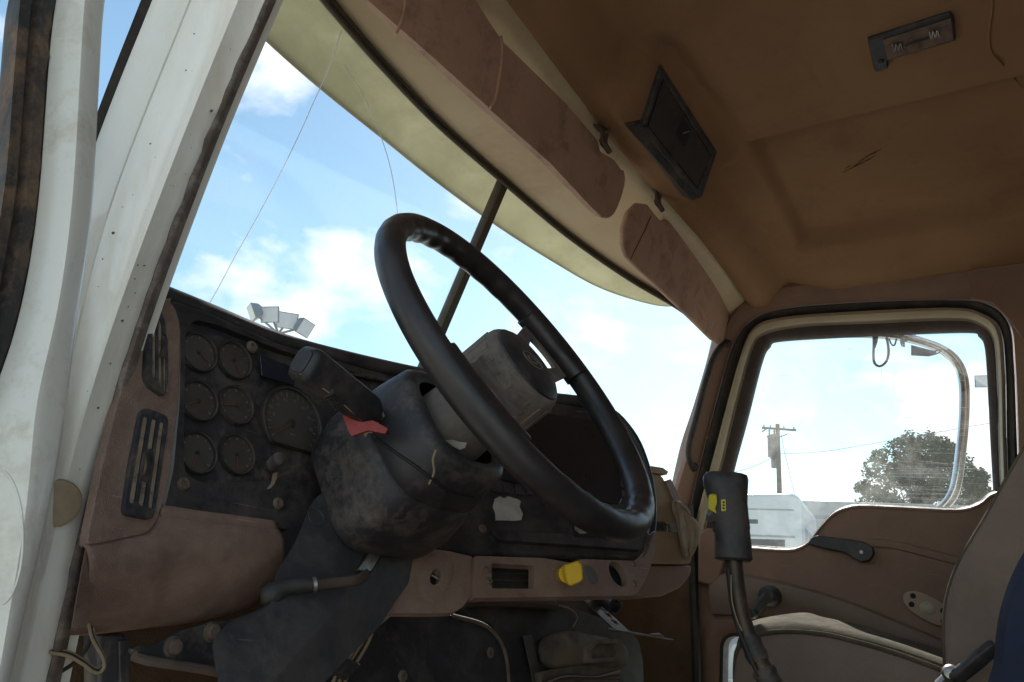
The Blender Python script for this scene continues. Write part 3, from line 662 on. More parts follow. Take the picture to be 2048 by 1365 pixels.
# lower brown knee panel
kt = curve([(168, 1094), (190, 1091), (262, 1077), (300, 1068), (326, 1036), (400, 1044), (480, 1053), (552, 1062)], off(PL, .024), 40)
kb = curve([(132, 1270), (160, 1268), (220, 1262), (300, 1253), (380, 1244), (442, 1232), (500, 1213), (541, 1168)], PLN((-.8, .80, .40), (0, -1, -.15)), 40)
C = []
for t, h, dz in ((0, -.008, .0), (0, -.004, .002), (.03, .004, 0), (.15, .012, 0), (.35, .017, 0), (.55, .017, 0), (.75, .012, 0), (.9, .004, 0), (.97, -.004, 0), (1, -.014, 0), (1, -.05, .01)):
    C.append([a.lerp(b, t)+Vector((0, -h, dz)) for a, b in zip(kt, kb)])
v, f = g_loft(C); mesh('knee_panel', v, f, BROWN, dash, solid=.004)
v, f = g_loft([[p+Vector((0, -.006, 0)) for p in kt[14:]], [p+Vector((0, .004, .012)) for p in kt[14:]], [p+Vector((0, .03, .014)) for p in kt[14:]]]); mesh('knee_panel_lip', v, f, BROWN, dash, solid=.003)
# vents
def vent(px, slots, wheel, pl):
    P = rnd(VS(px, pl), .006); hs = []
    for s in slots: hs.append(rnd(VS(s, pl), .006, 4))
    v, f = g_plate(P, hs, pl.n, .012); fr = mesh('vent', v, f, material('vent_black', (.028, .032, .04), (.02, .022, .028), .5, scale=20, grain=.0003, gscale=700, dust=.6, dcol=(.2, .15, .11), dscale=20), dash, bevel=.002)
    v, f = g_prism([p-pl.n*.013 for p in P], pl.n, .004); mesh('vent_back', v, f, DARK, fr)
    for s in slots:
        q = VS(s, pl); m = len(q)//2; c0_, c1_ = (q[0]+q[1])/2, (q[2]+q[3])/2
        v, f = g_seg(c0_-pl.n*.0038, c1_-pl.n*.0038, (q[1]-q[0]), (q[1]-q[0]).length*.46, .0022); mesh('vent_slat', v, f, material('vent_dust_slat', (.33, .25, .17), (.2, .15, .11), .8, scale=40, dust=.7, dcol=(.04, .035, .03), dscale=60, dlo=.55, dhi=.65) if 'vent_dust_slat' not in bpy.data.materials else bpy.data.materials['vent_dust_slat'], fr, bevel=.001)
    wp = cr_curve(VS(wheel, off(pl, .003)), 26); mb = MB()
    for i in range(25):
        mb.add(*g_seg(wp[i], wp[i].lerp(wp[i+1], .55), pl.n.cross(wp[i+1]-wp[i]), .0028, .002))
    mb.build('thumbwheel', BLACKD, fr)
vent([(302, 606), (318, 612), (330, 640), (336, 700), (337, 760), (331, 793), (300, 772), (291, 755), (294, 690), (298, 640)], [[(306, 622), (313, 628), (312, 765), (305, 755)], [(317, 632), (324, 648), (325, 778), (318, 770)], [(327, 660), (332, 680), (332, 786), (328, 780)]], [(330, 680), (328, 700), (324, 715)], off(PL, .037))
vent([(284, 817), (300, 818), (335, 833), (337, 846), (323, 940), (309, 1033), (300, 1038), (255, 1029), (249, 1021), (262, 930)], [[(287, 832), (298, 834), (270, 1008), (258, 1006)], [(304, 836), (315, 839), (289, 1014), (277, 1011)], [(320, 842), (330, 845), (306, 1018), (296, 1016)]], [(299, 899), (302, 925), (298, 945), (288, 962)], off(PL, .037))
# black gauge panel, set in behind its own frame
v, f = g_prism(rnd(VS([(342, 600), (420, 628), (560, 690), (720, 738), (860, 770), (860, 900), (660, 1030), (575, 1062), (520, 1052), (322, 1032), (345, 940), (362, 800), (366, 650)], PL), .006), PL.n, .03); mesh('gauge_panel', v, f, BLACKD, dash, bevel=.004)
fo = rnd(VS([(346, 604), (420, 632), (560, 690), (720, 736), (862, 772), (862, 905), (664, 1030), (577, 1060), (520, 1050), (326, 1031), (347, 940), (360, 800), (362, 650)], off(PL, .012)), .008)
fi = [rnd(VS([(380, 648), (392, 640), (430, 648), (560, 700), (720, 748), (840, 778), (840, 890), (650, 960), (560, 960), (430, 968), (400, 964), (372, 950), (367, 920), (369, 800), (370, 670)], off(PL, .012)), .006)]
v, f = g_plate(fo, fi, PL.n, .0118); mesh('gauge_panel_frame', v, f, BLACK, dash, bevel=.004)
up = Vector((0, .24, .97))
def gauge(px, r, flat=0, marks=8, na=200, scale=1.0):
    c = V(*px, off(PL, .0015)); r_, u_, n_ = basis(PL.n)
    def arc(rad, h, seg=44):
        o = []
        for k in range(seg):
            a = 2*math.pi*k/seg; y = math.sin(a)*rad
            if flat: y = max(y, -flat*rad/r)
            o.append(c+r_*(math.cos(a)*rad)+u_*y+n_*h)
        return o
    v, f = g_loft([arc(r*1.10, -.001), arc(r*1.09, .004), arc(r*1.05, .0058), arc(r, .0045), arc(r*.96, .0005), arc(r*.95, -.001)], True); b = mesh('gauge', v, f, RUB, dash)
    v, f = g_loft([arc(r*.985, .0022), arc(r*1.0, .0050), arc(r*1.015, .0052)], True); mesh('bezel_ring', v, f, material('bezel_dust', (.14, .115, .095), (.05, .042, .038), .7, scale=60) if 'bezel_dust' not in bpy.data.materials else bpy.data.materials['bezel_dust'], b)
    v, f = g_loft([arc(r*.97, .0006), arc(r*.001, .0006)], True, False); mesh('gauge_face', v, f, GFACE, b)
    mb = MB()
    for k in range(marks):
        a = math.radians(215-250*k/(marks-1)); d = r_*math.cos(a)+u_*math.sin(a); wd = .0007 if k % 2 else .001
        mb.add(*g_seg(c+d*r*(.76 if k % 2 == 0 else .82)+n_*.0011, c+d*r*.9+n_*.0011, n_.cross(d), wd, .0002))
    mb.build('scale_marks', MARKS, b, kind='stuff')
    a = math.radians(na); d = r_*math.cos(a)+u_*math.sin(a)
    v, f = g_seg(c-d*r*.05+n_*.0022, c+d*r*.78+n_*.0022, n_.cross(d), .0007*scale, .0004); mesh('needle', v, f, NEEDLE, b)
    v, f = g_lathe([(.0001, .003), (r*.09, .003), (r*.11, .0014)], c, n_, 14); mesh('needle_hub', v, f, RUB, b)
    return b, c, r_, u_, n_
for px, r, na in (((396, 706), .0245, 330), ((467, 722), .0245, 300), ((396, 803), .0245, 210), ((470, 812), .0245, 190), ((393, 907), .0245, 250), ((472, 910), .0245, 275)):
    gauge(px, r, 0, 9, na)
b, c, r_, u_, n_ = gauge((584, 848), .0505, .034, 19, 214, 1.3)
for k, s in enumerate(('8', '10', '12', '14', '16', '18', '20')):
    a = math.radians(172-29*k); text3d('numeral', s, c+r_*math.cos(a)*.034+u_*math.sin(a)*.034+n_*.0012, PL.n, .0075, MARKS, b)
text3d('numeral', 'RPM', c-u_*.017+n_*.0012, PL.n, .0055, MARKS, b)
# warning light strip and small dimmer knob
slab('warning_strip', [(520, 708), (590, 735), (590, 772), (524, 752)], off(PL, .0135), .003, material('smoked_lens', (.02, .025, .04), (.018, .02, .03), .25), dash, rc=.003, bevel=.001)
kq = V(543, 930, off(PL, .012)); kn = (PL.n*.9+Vector((-.35, 0, 0))).normalized()
prof = []
for i in range(9): prof += [(.0085, .003*i), (.0075, .003*i+.0018)]
v, f = g_lathe(prof+[(.006, .027), (.0001, .0275)], kq, kn, 18); mesh('dimmer_knob', v, f, BLACKD, dash)
slab('dust_smear', [(546, 948), (555, 944), (554, 956), (549, 968), (541, 977), (534, 979), (543, 966)], off(PL, .0128), .0006, DUSTPATCH, dash, bevel=0)
def screw(px, pl, r=.0065, h=0, par=None, name='screw'):
    q = V(*px, off(pl, h)); v, f = g_lathe([(.0001, .0012), (r*.35, .001), (r*.4, .003), (r*.75, .0034), (r, .002), (r*1.1, -.001)], q, pl.n, 16)
    return mesh(name, v, f, SCREWM, par or dash)
for px in ((504, 694), (367, 969), (556, 1008)): screw(px, PL, .0078, .012)
for px in ((745, 773), (728, 778)): screw(px, PL, .006, .0)
# centre panel facing the driver
v, f = g_prism(rnd(VS([(850, 765), (1000, 785), (1090, 803), (1170, 812), (1215, 832), (1245, 858), (1274, 900), (1292, 950), (1300, 1000), (1301, 1060), (1292, 1100), (1276, 1118), (950, 1108), (835, 1096), (740, 1080), (760, 900)], PR), .008), PR.n, .05); mesh('centre_panel', v, f, BLACK, dash, bevel=.008)
v, f = g_prism(rnd(VS([(1040, 838), (1085, 824), (1180, 838), (1222, 870), (1245, 930), (1252, 985), (1240, 1010), (1200, 1005), (1010, 960), (985, 940)], off(PR, .006)), .008), PR.n, .008); mesh('glossy_blank', v, f, material('glossy_dark_blank', (.018, .018, .021), (.014, .014, .017), .33, scale=5, bump=.03, scr=.3), dash, bevel=.003)
slab('panel_step', [(1150, 1008), (1290, 1010), (1297, 1075), (1285, 1100), (1000, 1080), (980, 1060), (1140, 1068)], off(PR, .010), .012, BLACK, dash, rc=.01, bevel=.005)
for i in range(5):
    x = 985+i*23; slab('switch_blank', [(x, 962+i*2), (x+17, 964+i*2), (x+18, 986+i*2), (x+2, 984+i*2)], off(PR, .003), .005, BLACK, dash, rc=.002, bevel=.001)
for i in range(5):
    x = 1232+i*3; y = 900+i*20; slab('switch_blank', [(x, y), (x+10, y+3), (x+12, y+17), (x+2, y+14)], off(PR, .0085), .004, BLACK, dash, rc=.001, bevel=.001)
slab('torn_label', [(990, 998), (1000, 993), (1008, 997), (1016, 993), (1036, 999), (1042, 1003), (1039, 1014), (1046, 1028), (1043, 1040), (1028, 1042), (1010, 1041), (992, 1041), (991, 1026), (986, 1014)], off(PR, .0012), .0012, PAPER, dash, bevel=0, label='torn off white paper label on the black panel')
for px in ((917, 1043), (965, 1058)): screw(px, PR, .007, .0)
pk = VS([(1140, 1036), (1270, 1046), (1272, 1078), (1150, 1074)], off(PR, .011)); slab('pocket', rnd(pk, .005), off(PR, .011), .001, DARK, dash, raw=True, bevel=0)
slab('pocket_scrap', [(1148, 1040), (1168, 1043), (1165, 1056), (1180, 1066), (1160, 1068), (1150, 1060)], off(PR, .0118), .0005, material('scrap_paper', (.36, .32, .28), (.2, .16, .13), .9, scale=40), dash, bevel=0)
for px in ((1304, 1040), ): screw(px, off(PR, .002), .004, 0)
# brown switch strip under it
ST = off(PR, .016)
hl = rnd(VS([(983, 1127), (1068, 1132), (1067, 1178), (984, 1177)], ST), .003, 3)
ho = circle(V(1236, 1148, ST), ST.n, .020, 24, 1.15)
hk = circle(V(1124, 1150, ST), ST.n, .012, 20)
v, f = g_plate(rnd(VS([(948, 1112), (1080, 1116), (1275, 1122), (1292, 1112), (1300, 1095), (1309, 1060), (1313, 1075), (1306, 1120), (1292, 1160), (1276, 1186), (1262, 1192), (946, 1196)], ST), .006), [hl, ho, hk], ST.n, .014); mesh('switch_strip', v, f, BROWN, dash, bevel=.0025)
bk = off(PR, -.02)
slab('radio_slot', [(960, 1105), (1085, 1108), (1085, 1195), (960, 1195)], bk, .004, material('slot_interior', (.06, .05, .035), (.04, .034, .026), .8, scale=20), dash, bevel=0)
for y0, y1 in ((1146, 1148), (1160, 1161), (1136, 1139)):
    v, f = g_tube([V(985, y0, off(PR, -.008)), V(1030, y0+3, off(PR, -.01)), V(1066, y1, off(PR, -.008))], .0016, 6); mesh('slot_wire', v, f, BLACKD, dash)
slab('hole_back', [(1205, 1110), (1268, 1112), (1268, 1190), (1205, 1190)], off(PR, -.012), .004, DARK, dash, bevel=0)
v, f = g_lathe([(.0001, .002), (.0135, .002), (.0145, .0008), (.0155, 0)], V(1181, 1150, ST), ST.n, 24, 1, 1.05); mesh('grey_plug', v, f, material('grey_plug', (.14, .125, .12), (.11, .10, .095), .7, scale=40), dash)
for px in ((1266, 1128), (1268, 1168), (978, 1163), (975, 1140)): screw(px, ST, .0055)
# left piece of the strip with the oval recess
SL = off(PR, .008)
orr = V(870, 1155, SL); ovh = [orr+(V(870+dx, 1155+dy, SL)-orr) for dx, dy in [(10*math.cos(k*math.pi/9)-5*math.sin(k*math.pi/9), 16*math.sin(k*math.pi/9)+3*math.cos(k*math.pi/9)) for k in range(18)]]
v, f = g_plate(rnd(VS([(800, 1092), (860, 1098), (900, 1103), (946, 1114), (944, 1188), (925, 1215), (905, 1226), (860, 1227), (780, 1226), (760, 1150)], SL), .006), [ovh], SL.n, .012); mesh('steering_knee_trim', v, f, BROWN, dash, bevel=.003)
v, f = g_loft([[orr+(q-orr)*3.1*Vector((1, 1, 1)).x+SL.n*.0012 for q in ovh], [orr+(q-orr)*2.6+SL.n*.003 for q in ovh], [orr+(q-orr)*1.5+SL.n*.0012 for q in ovh], [orr+(q-orr)*1.0+SL.n*.0012 for q in ovh]], True); mesh('recess_ring', v, f, BROWN, dash)
slab('recess_back', [(850, 1130), (895, 1130), (895, 1180), (850, 1180)], off(PR, -.006), .003, DARK, dash, bevel=0)
v, f = g_tube([V(862, 1150, off(PR, .002)), V(878, 1160, off(PR, .002))], .002, 6); mesh('slot_wire', v, f, STEEL, dash)
# passenger half
PP = PLN((.6, .775, .65), (-.32, -1, .12))
v, f = g_prism(rnd(VS([(1180, 960), (1300, 944), (1326, 952), (1340, 985), (1358, 1030), (1376, 1062), (1386, 1110), (1383, 1128), (1180, 1128)], PP), .01), PP.n, .16); mesh('passenger_dash', v, f, TAN, dash, bevel=.012, seg=3)
v, f = g_prism(rnd(VS([(1180, 1130), (1384, 1131), (1382, 1150), (1362, 1176), (1322, 1194), (1180, 1194)], off(PP, -.012)), .012), PP.n, .15); mesh('passenger_lower_dash', v, f, BROWND, dash, bevel=.012)
v, f = g_puff(VS([(1270, 940), (1300, 932), (1325, 936), (1336, 944), (1333, 950), (1300, 947), (1262, 952)], off(PP, .004)), PP.n, .006, .05, 4, 3); mesh('top_cap', v, f, TAN, dash)
v, f = g_prism(VS([(1317, 1044), (1354, 1047), (1356, 1066), (1318, 1062)], off(PP, .003)), PP.n, .003); bd = mesh('badge', v, f, BADGE, dash, bevel=.001)
bc = V(1322, 1054.5, off(PP, .0034)); tx = text3d('badge_letters', 'GRANITE', bc+Vector((-.022, 0, 0)), PP.n, .026, DARK, bd)
slab('badge_end', [(1300, 1042), (1330, 1044), (1331, 1063), (1300, 1061)], off(PP, .0038), .001, RUST, dash, bevel=0)
slab('glovebox_strap', [(1330, 962), (1342, 958), (1368, 1008), (1376, 1060), (1362, 1052), (1350, 1008)], off(PP, .006), .006, BROWND, dash, rc=.003, bevel=.002)

# ------------------------------------------------------------------ steering wheel and column
WC = Vector((-.614, .515, .744)); WN = Vector((0, -.827, .562)).normalized(); W1 = Vector((1, 0, 0)); W2 = WN.cross(W1); WR = .235
def wp(a, r=WR, h=0): a = math.radians(a); return WC+W1*math.cos(a)*r+W2*math.sin(a)*r+WN*h
sw = thing('steering_wheel', 'black two spoke truck steering wheel with a ribbed dusty hub', 'steering wheel', WC)
C = []; n_seg = 150
for i in range(n_seg):
    a = 360*i/n_seg; q = math.radians(a); dr_ = W1*math.cos(q)+W2*math.sin(q); ring = []
    wav = 0
    if 52 < a < 142: wav = .0015*math.sin((a-52)/90*math.pi*2*9)*sm(52, 62, a)*sm(142, 130, a)
    if 232 < a < 322: wav = .0015*math.sin((a-232)/90*math.pi*2*9)*sm(232, 242, a)*sm(322, 310, a)
    for k in range(14):
        b_ = 2*math.pi*k/14; inner = max(0, -math.cos(b_)); r = .0178+wav*inner**1.0
        ring.append(WC+dr_*(WR+math.cos(b_)*r)+WN*(math.sin(b_)*r*1.05))
    C.append(ring)
C.append(C[0]); v, f = g_loft(C, True); mesh('rim', v, f, RIMM, sw)
for a0 in (33, 213):
    # metal Y spoke with the triangular opening, rubber block at the rim
    u_ = (W1*math.cos(math.radians(a0))+W2*math.sin(math.radians(a0))); t_ = WN.cross(u_)
    def sp(r, s, h): return WC+u_*r+t_*s+WN*h
    def hh(r): return -.018-.0*r
    outer_ = [sp(.045, -.045, hh(.04)), sp(.10, -.040, -.014), sp(.222, -.052, -.008), sp(.222, .052, -.008), sp(.10, .040, -.014), sp(.045, .045, hh(.04))]
    hole_ = [sp(.115, -.013, -.0135), sp(.185, -.030, -.009), sp(.192, .0, -.009), sp(.185, .030, -.009), sp(.115, .013, -.0135)]
    v, f = g_plate(rnd(outer_, .008), [rnd(hole_, .012, 5)], WN, .006); mesh('spoke', v, f, HUB, sw, bevel=.002, label='grey metal spoke with a triangular opening')
    C = []
    for j in range(13):
        a = a0-16+32*j/12; q = math.radians(a); dr_ = W1*math.cos(q)+W2*math.sin(q); e = 1-.25*abs(j-6)/6
        C.append([WC+dr_*(WR-.010+math.cos(2*math.pi*k/12)*.026*e)+WN*(math.sin(2*math.pi*k/12)*.0195) for k in range(12)])
    v, f = g_loft(C, True, True); mesh('spoke_grip', v, f, RIMM, sw)
# hub
v, f = g_lathe([(.046, -.085), (.054, -.083), (.0605, -.076), (.063, -.066), (.0645, -.03), (.0642, -.008), (.0625, .001), (.0595, .006), (.055, .008), (.05, .006)], WC, WN, 48); mesh('hub', v, f, HUB, sw)
mb = MB()
for k in range(20):
    a = 360*k/20; q = math.radians(a); d_ = W1*math.cos(q)+W2*math.sin(q); t_ = WN.cross(d_)
    mb.add(*g_seg(WC+d_*.0635-WN*.062, WC+d_*.0635-WN*.006, t_, .0042 if k % 2 else .0060, .0017))
mb.build('hub_rib', HUB, sw, kind='stuff', bevel=.001)
v, f = g_lathe([(.057, .004), (.056, .010), (.049, .0145), (.03, .0165), (.0001, .017)], WC, WN, 40); pad = mesh('horn_pad', v, f, BLACK, sw)
for r, tr in ((.021, .0011), (.011, .0009)):
    v, f = g_tube([WC+W1*math.cos(k*math.pi/16)*r*1.0+W2*math.sin(k*math.pi/16)*r*.62+WN*(.0168) for k in range(33)], tr, 6, None, False); mesh('emblem', v, f, HUB, pad)
for a in (60, 180, 300):
    v, f = g_seg(WC+W1*.004*math.cos(math.radians(a))+W2*.003*math.sin(math.radians(a))+WN*.017, WC+W1*.010*math.cos(math.radians(a))+W2*.007*math.sin(math.radians(a))+WN*.017, WN.cross(W1), .0012, .0008); mesh('emblem_bar', v, f, HUB, pad)

colm = thing('steering_column', 'black dusty steering column shroud behind the wheel', 'steering column', WC-WN*.25)
def ax_(s): return WC-WN*s
v, f = g_lathe([(.046, -.075), (.05, -.08), (.054, -.115), (.060, -.19), (.058, -.22)], WC, WN, 36); mesh('collar', v, f, CONE, colm)
def sect(s, a, b, ex=3.3, dx=0, dy=0, n=40):
    o = []
    for k in range(n):
        q = 2*math.pi*k/n; c_, s_ = math.cos(q), math.sin(q)
        o.append(ax_(s)+W1*(math.copysign(abs(c_)**(2/ex), c_)*a+dx)+W2*(math.copysign(abs(s_)**(2/ex), s_)*b+dy))
    return o
shr = [sect(.118, .060, .062), sect(.112, .070, .070), sect(.114, .079, .077), sect(.122, .085, .083), sect(.165, .090, .090), sect(.1845, .092, .0915), sect(.186, .0905, .0895), sect(.189, .0935, .093), sect(.205, .094, .0935, 4.2, 0, -.002), sect(.24, .095, .094, 5.0, 0, -.005), sect(.276, .090, .089, 5.2, 0, -.009), sect(.290, .086, .084, 5.2, 0, -.010), sect(.2905, .082, .080, 5.2, 0, -.010), sect(.26, .08, .08, 5, 0, -.010)]
v, f = g_loft(shr, True); mesh('shroud', v, f, BLACKD, colm, sharp=60)
from mathutils.bvhtree import BVHTree
def ON(o, h=0.0, miss=1.0):
    """surface of a built mesh, h in front of it"""
    me = o.data; b = BVHTree.FromPolygons([v_.co.copy() for v_ in me.vertices], [tuple(p.vertices) for p in me.polygons])
    def s(d):
        r_ = b.ray_cast(O, d.normalized())
        return (r_[3]-h)/d.length if r_[0] is not None else miss
    s.n = -D; s.p = O+D; return s
def on_nrm(o, px):
    me = o.data; b = BVHTree.FromPolygons([v_.co.copy() for v_ in me.vertices], [tuple(p.vertices) for p in me.polygons])
    d = ray(*px); r_ = b.ray_cast(O, d.normalized()); n = r_[1]
    return n if n.dot(d) < 0 else -n
FACE = -D
def g_sq(P, rads, ref, ex=4, seg=24):
    n = len(P); rings = []
    for i, p in enumerate(P):
        t = (Vector(P[min(i+1, n-1)])-Vector(P[max(i-1, 0)])).normalized(); a = (Vector(ref)-t*Vector(ref).dot(t)).normalized(); b = t.cross(a)
        rx, ry = rads[i] if isinstance(rads[i], tuple) else (rads[i], rads[i])
        rings.append([Vector(p)+a*(math.copysign(abs(math.cos(q))**(2/ex), math.cos(q))*rx)+b*(math.copysign(abs(math.sin(q))**(2/ex), math.sin(q))*ry) for q in [2*math.pi*k/seg for k in range(seg)]])
    return g_loft(rings, True, True)
shroud = bpy.data.objects['shroud']; SH = ON(shroud, .0005, 1.02)
# seams and scars on the shroud
for pts, r in (([(752, 878), (790, 905), (830, 932), (870, 962), (905, 985), (945, 992)], .0022), ([(740, 800), (752, 830), (768, 855), (775, 868)], .002)):
    v, f = g_tube(cr_curve(VS(pts, SH), 30), r, 6); mesh('seam', v, f, DARK, colm)
v, f = g_tube(cr_curve(VS([(858, 968), (868, 945), (866, 920), (872, 900)], ON(shroud, .0)), 16), .0016, 6); mesh('dried_mud', v, f, DUSTPATCH, colm)
# opening for the hand lever, caked with clay
slab('lever_slot', [(738, 800), (752, 792), (778, 852), (772, 872), (745, 892), (735, 890), (728, 868), (742, 840)], PLN(V(755, 840, ON(shroud, .003)), FACE), .004, DUSTPATCH, colm, bevel=0)
slab('slot_gap', [(744, 815), (756, 808), (766, 836), (752, 846)], PLN(V(755, 840, ON(shroud, .005)), FACE), .001, DARK, colm, bevel=0)
# lower cover of the column: a folded plate
CP_ = PLN((-.6, .715, .50), (0, -.92, .38))
Lc = curve([(645, 985), (622, 1010), (590, 1085), (549, 1155), (546, 1200), (500, 1238), (432, 1272), (430, 1330), (455, 1450)], CP_, 50)
Mc = curve([(775, 1000), (762, 1050), (735, 1110), (690, 1185), (655, 1240), (600, 1300), (555, 1355), (520, 1400), (500, 1470)], off(CP_, .012), 50)
Rc = curve([(858, 1040), (860, 1080), (857, 1112), (800, 1190), (757, 1255), (700, 1312), (640, 1375), (590, 1425), (560, 1480)], off(CP_, -.006), 50)
C = [[p+D*.03 for p in Lc], Lc, [a.lerp(b, .5)+CP_.n*.001 for a, b in zip(Lc, Mc)], [a.lerp(b, .97) for a, b in zip(Lc, Mc)], [a.lerp(b, .05)-CP_.n*.001 for a, b in zip(Mc, Rc)], [a.lerp(b, .6)-CP_.n*.003 for a, b in zip(Mc, Rc)], Rc, [p+D*.03 for p in Rc]]
v, f = g_loft(C); cc = mesh('column_cover', v, f, BOOT, colm, solid=.004)
CC = ON(cc, .001, .95)
v, f = g_lathe([(.0001, -.001), (.010, -.001), (.0115, .0008), (.012, 0)], V(632, 1035, CC), on_nrm(cc, (632, 1040)), 24); mesh('round_emboss', v, f, BOOT, colm)
q = V(720, 1051, CC); v, f = g_lathe([(.0001, .002), (.004, .003), (.008, .002), (.009, -.001)], q, CP_.n, 14); mesh('screw', v, f, SCREWM, colm)
slot = [(752, 1079), (768, 1077), (777, 1085), (775, 1098), (744, 1143), (740, 1150), (722, 1156), (711, 1150), (714, 1140), (728, 1110)]
slab('tilt_slot', slot, PLN(V(745, 1115, ON(cc, .0022)), on_nrm(cc, (745, 1115))), .002, DARK, colm, rc=.002, bevel=0)
slab('tilt_rail', [(748, 1095), (770, 1098), (742, 1142), (716, 1140)], PLN(V(745, 1115, ON(cc, .006)), on_nrm(cc, (745, 1115))), .004, STEEL, colm, rc=.001, bevel=.001)
slab('clay_clump', [(752, 1088), (772, 1086), (774, 1098), (750, 1098)], PLN(V(760, 1092, ON(cc, .0075)), on_nrm(cc, (745, 1115))), .005, DUSTPATCH, colm, rc=.001, bevel=.001)
# torn collar patch
slab('torn_sticker', [(890, 881), (905, 880), (918, 884), (934, 886), (930, 896), (920, 900), (905, 893)], PLN(V(910, 888, ON(bpy.data.objects['collar'], .002, 1.0)), FACE), .001, PAPER, colm, bevel=0)
# tilt lever with its black knob
tl = thing('tilt_lever', 'steel tilt lever with a black rubber grip pointing left under the wheel', 'lever', V(728, 1155, DEP(.86)))
dd = [.905, .885, .865, .85]
pa = [V(735, 1148, DEP(.92)), V(715, 1160, DEP(.905)), V(670, 1166, DEP(.89)), V(625, 1170, DEP(.875))]
v, f = g_sq(cr_curve(pa, 14), [(.0062, .003)]*14, Z, 3); mesh('rod', v, f, material('dark_rod_steel', (.055, .042, .036), (.10, .06, .042), .55, scale=30, metal=.4), tl)
pb = cr_curve([V(628, 1170, DEP(.876)), V(600, 1171, DEP(.87)), V(570, 1176, DEP(.862)), V(548, 1187, DEP(.856)), V(537, 1196, DEP(.853)), V(522, 1206, DEP(.85))], 22)
rad = [.88*q_ for q_ in [.0088, .0092, .0095, .0098, .0100, .0102, .0104, .0105, .0104, .0102, .0101, .0106, .0114, .0124, .0134, .0142, .0147, .0148, .0142, .0126, .0085, .001]]
v, f = g_tube(pb, rad, 16); mesh('grip', v, f, RUB, tl)
v, f = g_tube([V(631, 1169.5, DEP(.8765)), V(624, 1170.5, DEP(.8745))], .0086, 14); mesh('grip_collar', v, f, STEEL, tl)
# turn signal lever: big square black handle
ts = thing('signal_lever', 'chunky square black signal lever with ribbed slider and red tab', 'lever', V(740, 822, DEP(.96)))
b0, b1 = V(742, 826, DEP(.965)), V(603, 722, DEP(.865)); tt = (b1-b0).normalized(); rf = (UP-tt*UP.dot(tt)).normalized()
pth = [b0.lerp(b1, k) for k in (-.06, 0, .05, .2, .4, .6, .8, .93, .97, 1.0)]
v, f = g_sq(pth, [(.012, .010), (.016, .013), (.019, .015), (.0205, .017), (.0205, .0175), (.021, .018), (.0215, .0185), (.0215, .0185), (.020, .017), (.016, .013)], rf+RT*.25, 3.6, 32); hb = mesh('handle', v, f, BLACK, ts)
v, f = g_sq([b0.lerp(b1, 1.0), b0.lerp(b1, 1.018)], [(.0155, .0125), (.014, .011)], rf+RT*.25, 3.6, 32); mesh('end_button', v, f, BLACK, ts, bevel=.001)
v, f = g_tube(cr_curve(VS([(600, 748), (650, 780), (690, 812), (725, 845)], ON(hb, .0, .92)), 20), .0008, 5); mesh('seam', v, f, DUSTPATCH, ts)
HP = PLN(V(668, 802, ON(hb, .0035, .92)), on_nrm(hb, (668, 802)))
slab('slider_switch', [(648, 796), (668, 784), (691, 806), (672, 823)], HP, .005, BLACK, ts, rc=.001, bevel=.0008)
mb = MB()
for k in range(7):
    t = k/6; a_ = V(651+t*19, 796+t*24, off(HP, .0008)); b_ = V(669+t*20, 786+t*20, off(HP, .0008)); mb.add(*g_seg(a_, b_, HP.n, .0012, .0009))
mb.build('slider_ridge', BLACKD, ts, kind='stuff')
RP = PLN(V(725, 850, DEP(.935)), (FACE+Z*.3))
slab('red_tab', [(684, 826), (700, 837), (722, 845), (745, 841), (776, 857), (771, 868), (737, 861), (716, 868), (703, 873), (697, 862), (690, 846)], RP, .008, REDM, ts, rc=.002, bevel=.002)
# yellow parking brake knob
yk = thing('brake_knob', 'yellow square parking brake knob on the brown switch strip', 'knob', V(1125, 1150, ST))
kc = V(1124, 1150, ST); ke = V(1141, 1148, off(ST, .045)); kd = (ke-kc).normalized()
v, f = g_lathe([(.011, -.02), (.0115, .02), (.0125, .034), (.014, .040)], kc, kd, 20); mesh('stem', v, f, YEL, yk)
v, f = g_prism(rnd(VS([(1128, 1132), (1157, 1123), (1165, 1131), (1167, 1160), (1161, 1166), (1141, 1174), (1134, 1169), (1127, 1140)], PLN(ke, (kd*.5+FACE*.9+RT*-.1))), .003), (kd*.5+FACE*.9), .010); mesh('knob_face', v, f, YEL, yk, bevel=.003)

# ------------------------------------------------------------------ under the dash
lb = thing('lower_bracket', 'dark bolted steel bracket below the left knee panel', 'bracket', V(350, 1300, AX(1, .80)))
LP = PLN((-.8, .775, .38), (0, -1, .1))
slab('plate', [(262, 1298), (285, 1290), (310, 1292), (345, 1268), (420, 1246), (520, 1232), (560, 1300), (470, 1348), (400, 1335), (300, 1320), (270, 1312)], LP, .008, BLACKD, lb, rc=.006, bevel=.002)
v, f = g_tube(curve([(268, 1312), (300, 1322), (400, 1338), (470, 1352)], off(LP, .004), 20), .005, 8); mesh('flange', v, f, material('dusty_flange', (.15, .11, .085), (.09, .07, .06), .85, scale=30), lb)
for px in ((345, 1294), (423, 1265)):
    v, f = g_lathe([(.0001, .008), (.007, .0078), (.0085, .006), (.0085, .002), (.011, .0015), (.0115, -.001)], V(*px, LP), LP.n, 6 if False else 14); mesh('bolt', v, f, SCREWM, lb)
sp_ = thing('support_post', 'scuffed dark vertical post beside the wiring below the dash', 'post', V(225, 1365, AX(1, .82)))
P2 = PLN((-.9, .82, .35), (-.15, -1, 0))
slab('post', [(196, 1270), (254, 1268), (258, 1560), (200, 1560)], P2, .04, BLACKD, sp_, bevel=.003)
slab('post_flange', [(238, 1282), (258, 1280), (262, 1560), (244, 1560)], off(P2, .006), .006, BLACKD, sp_, bevel=.001)
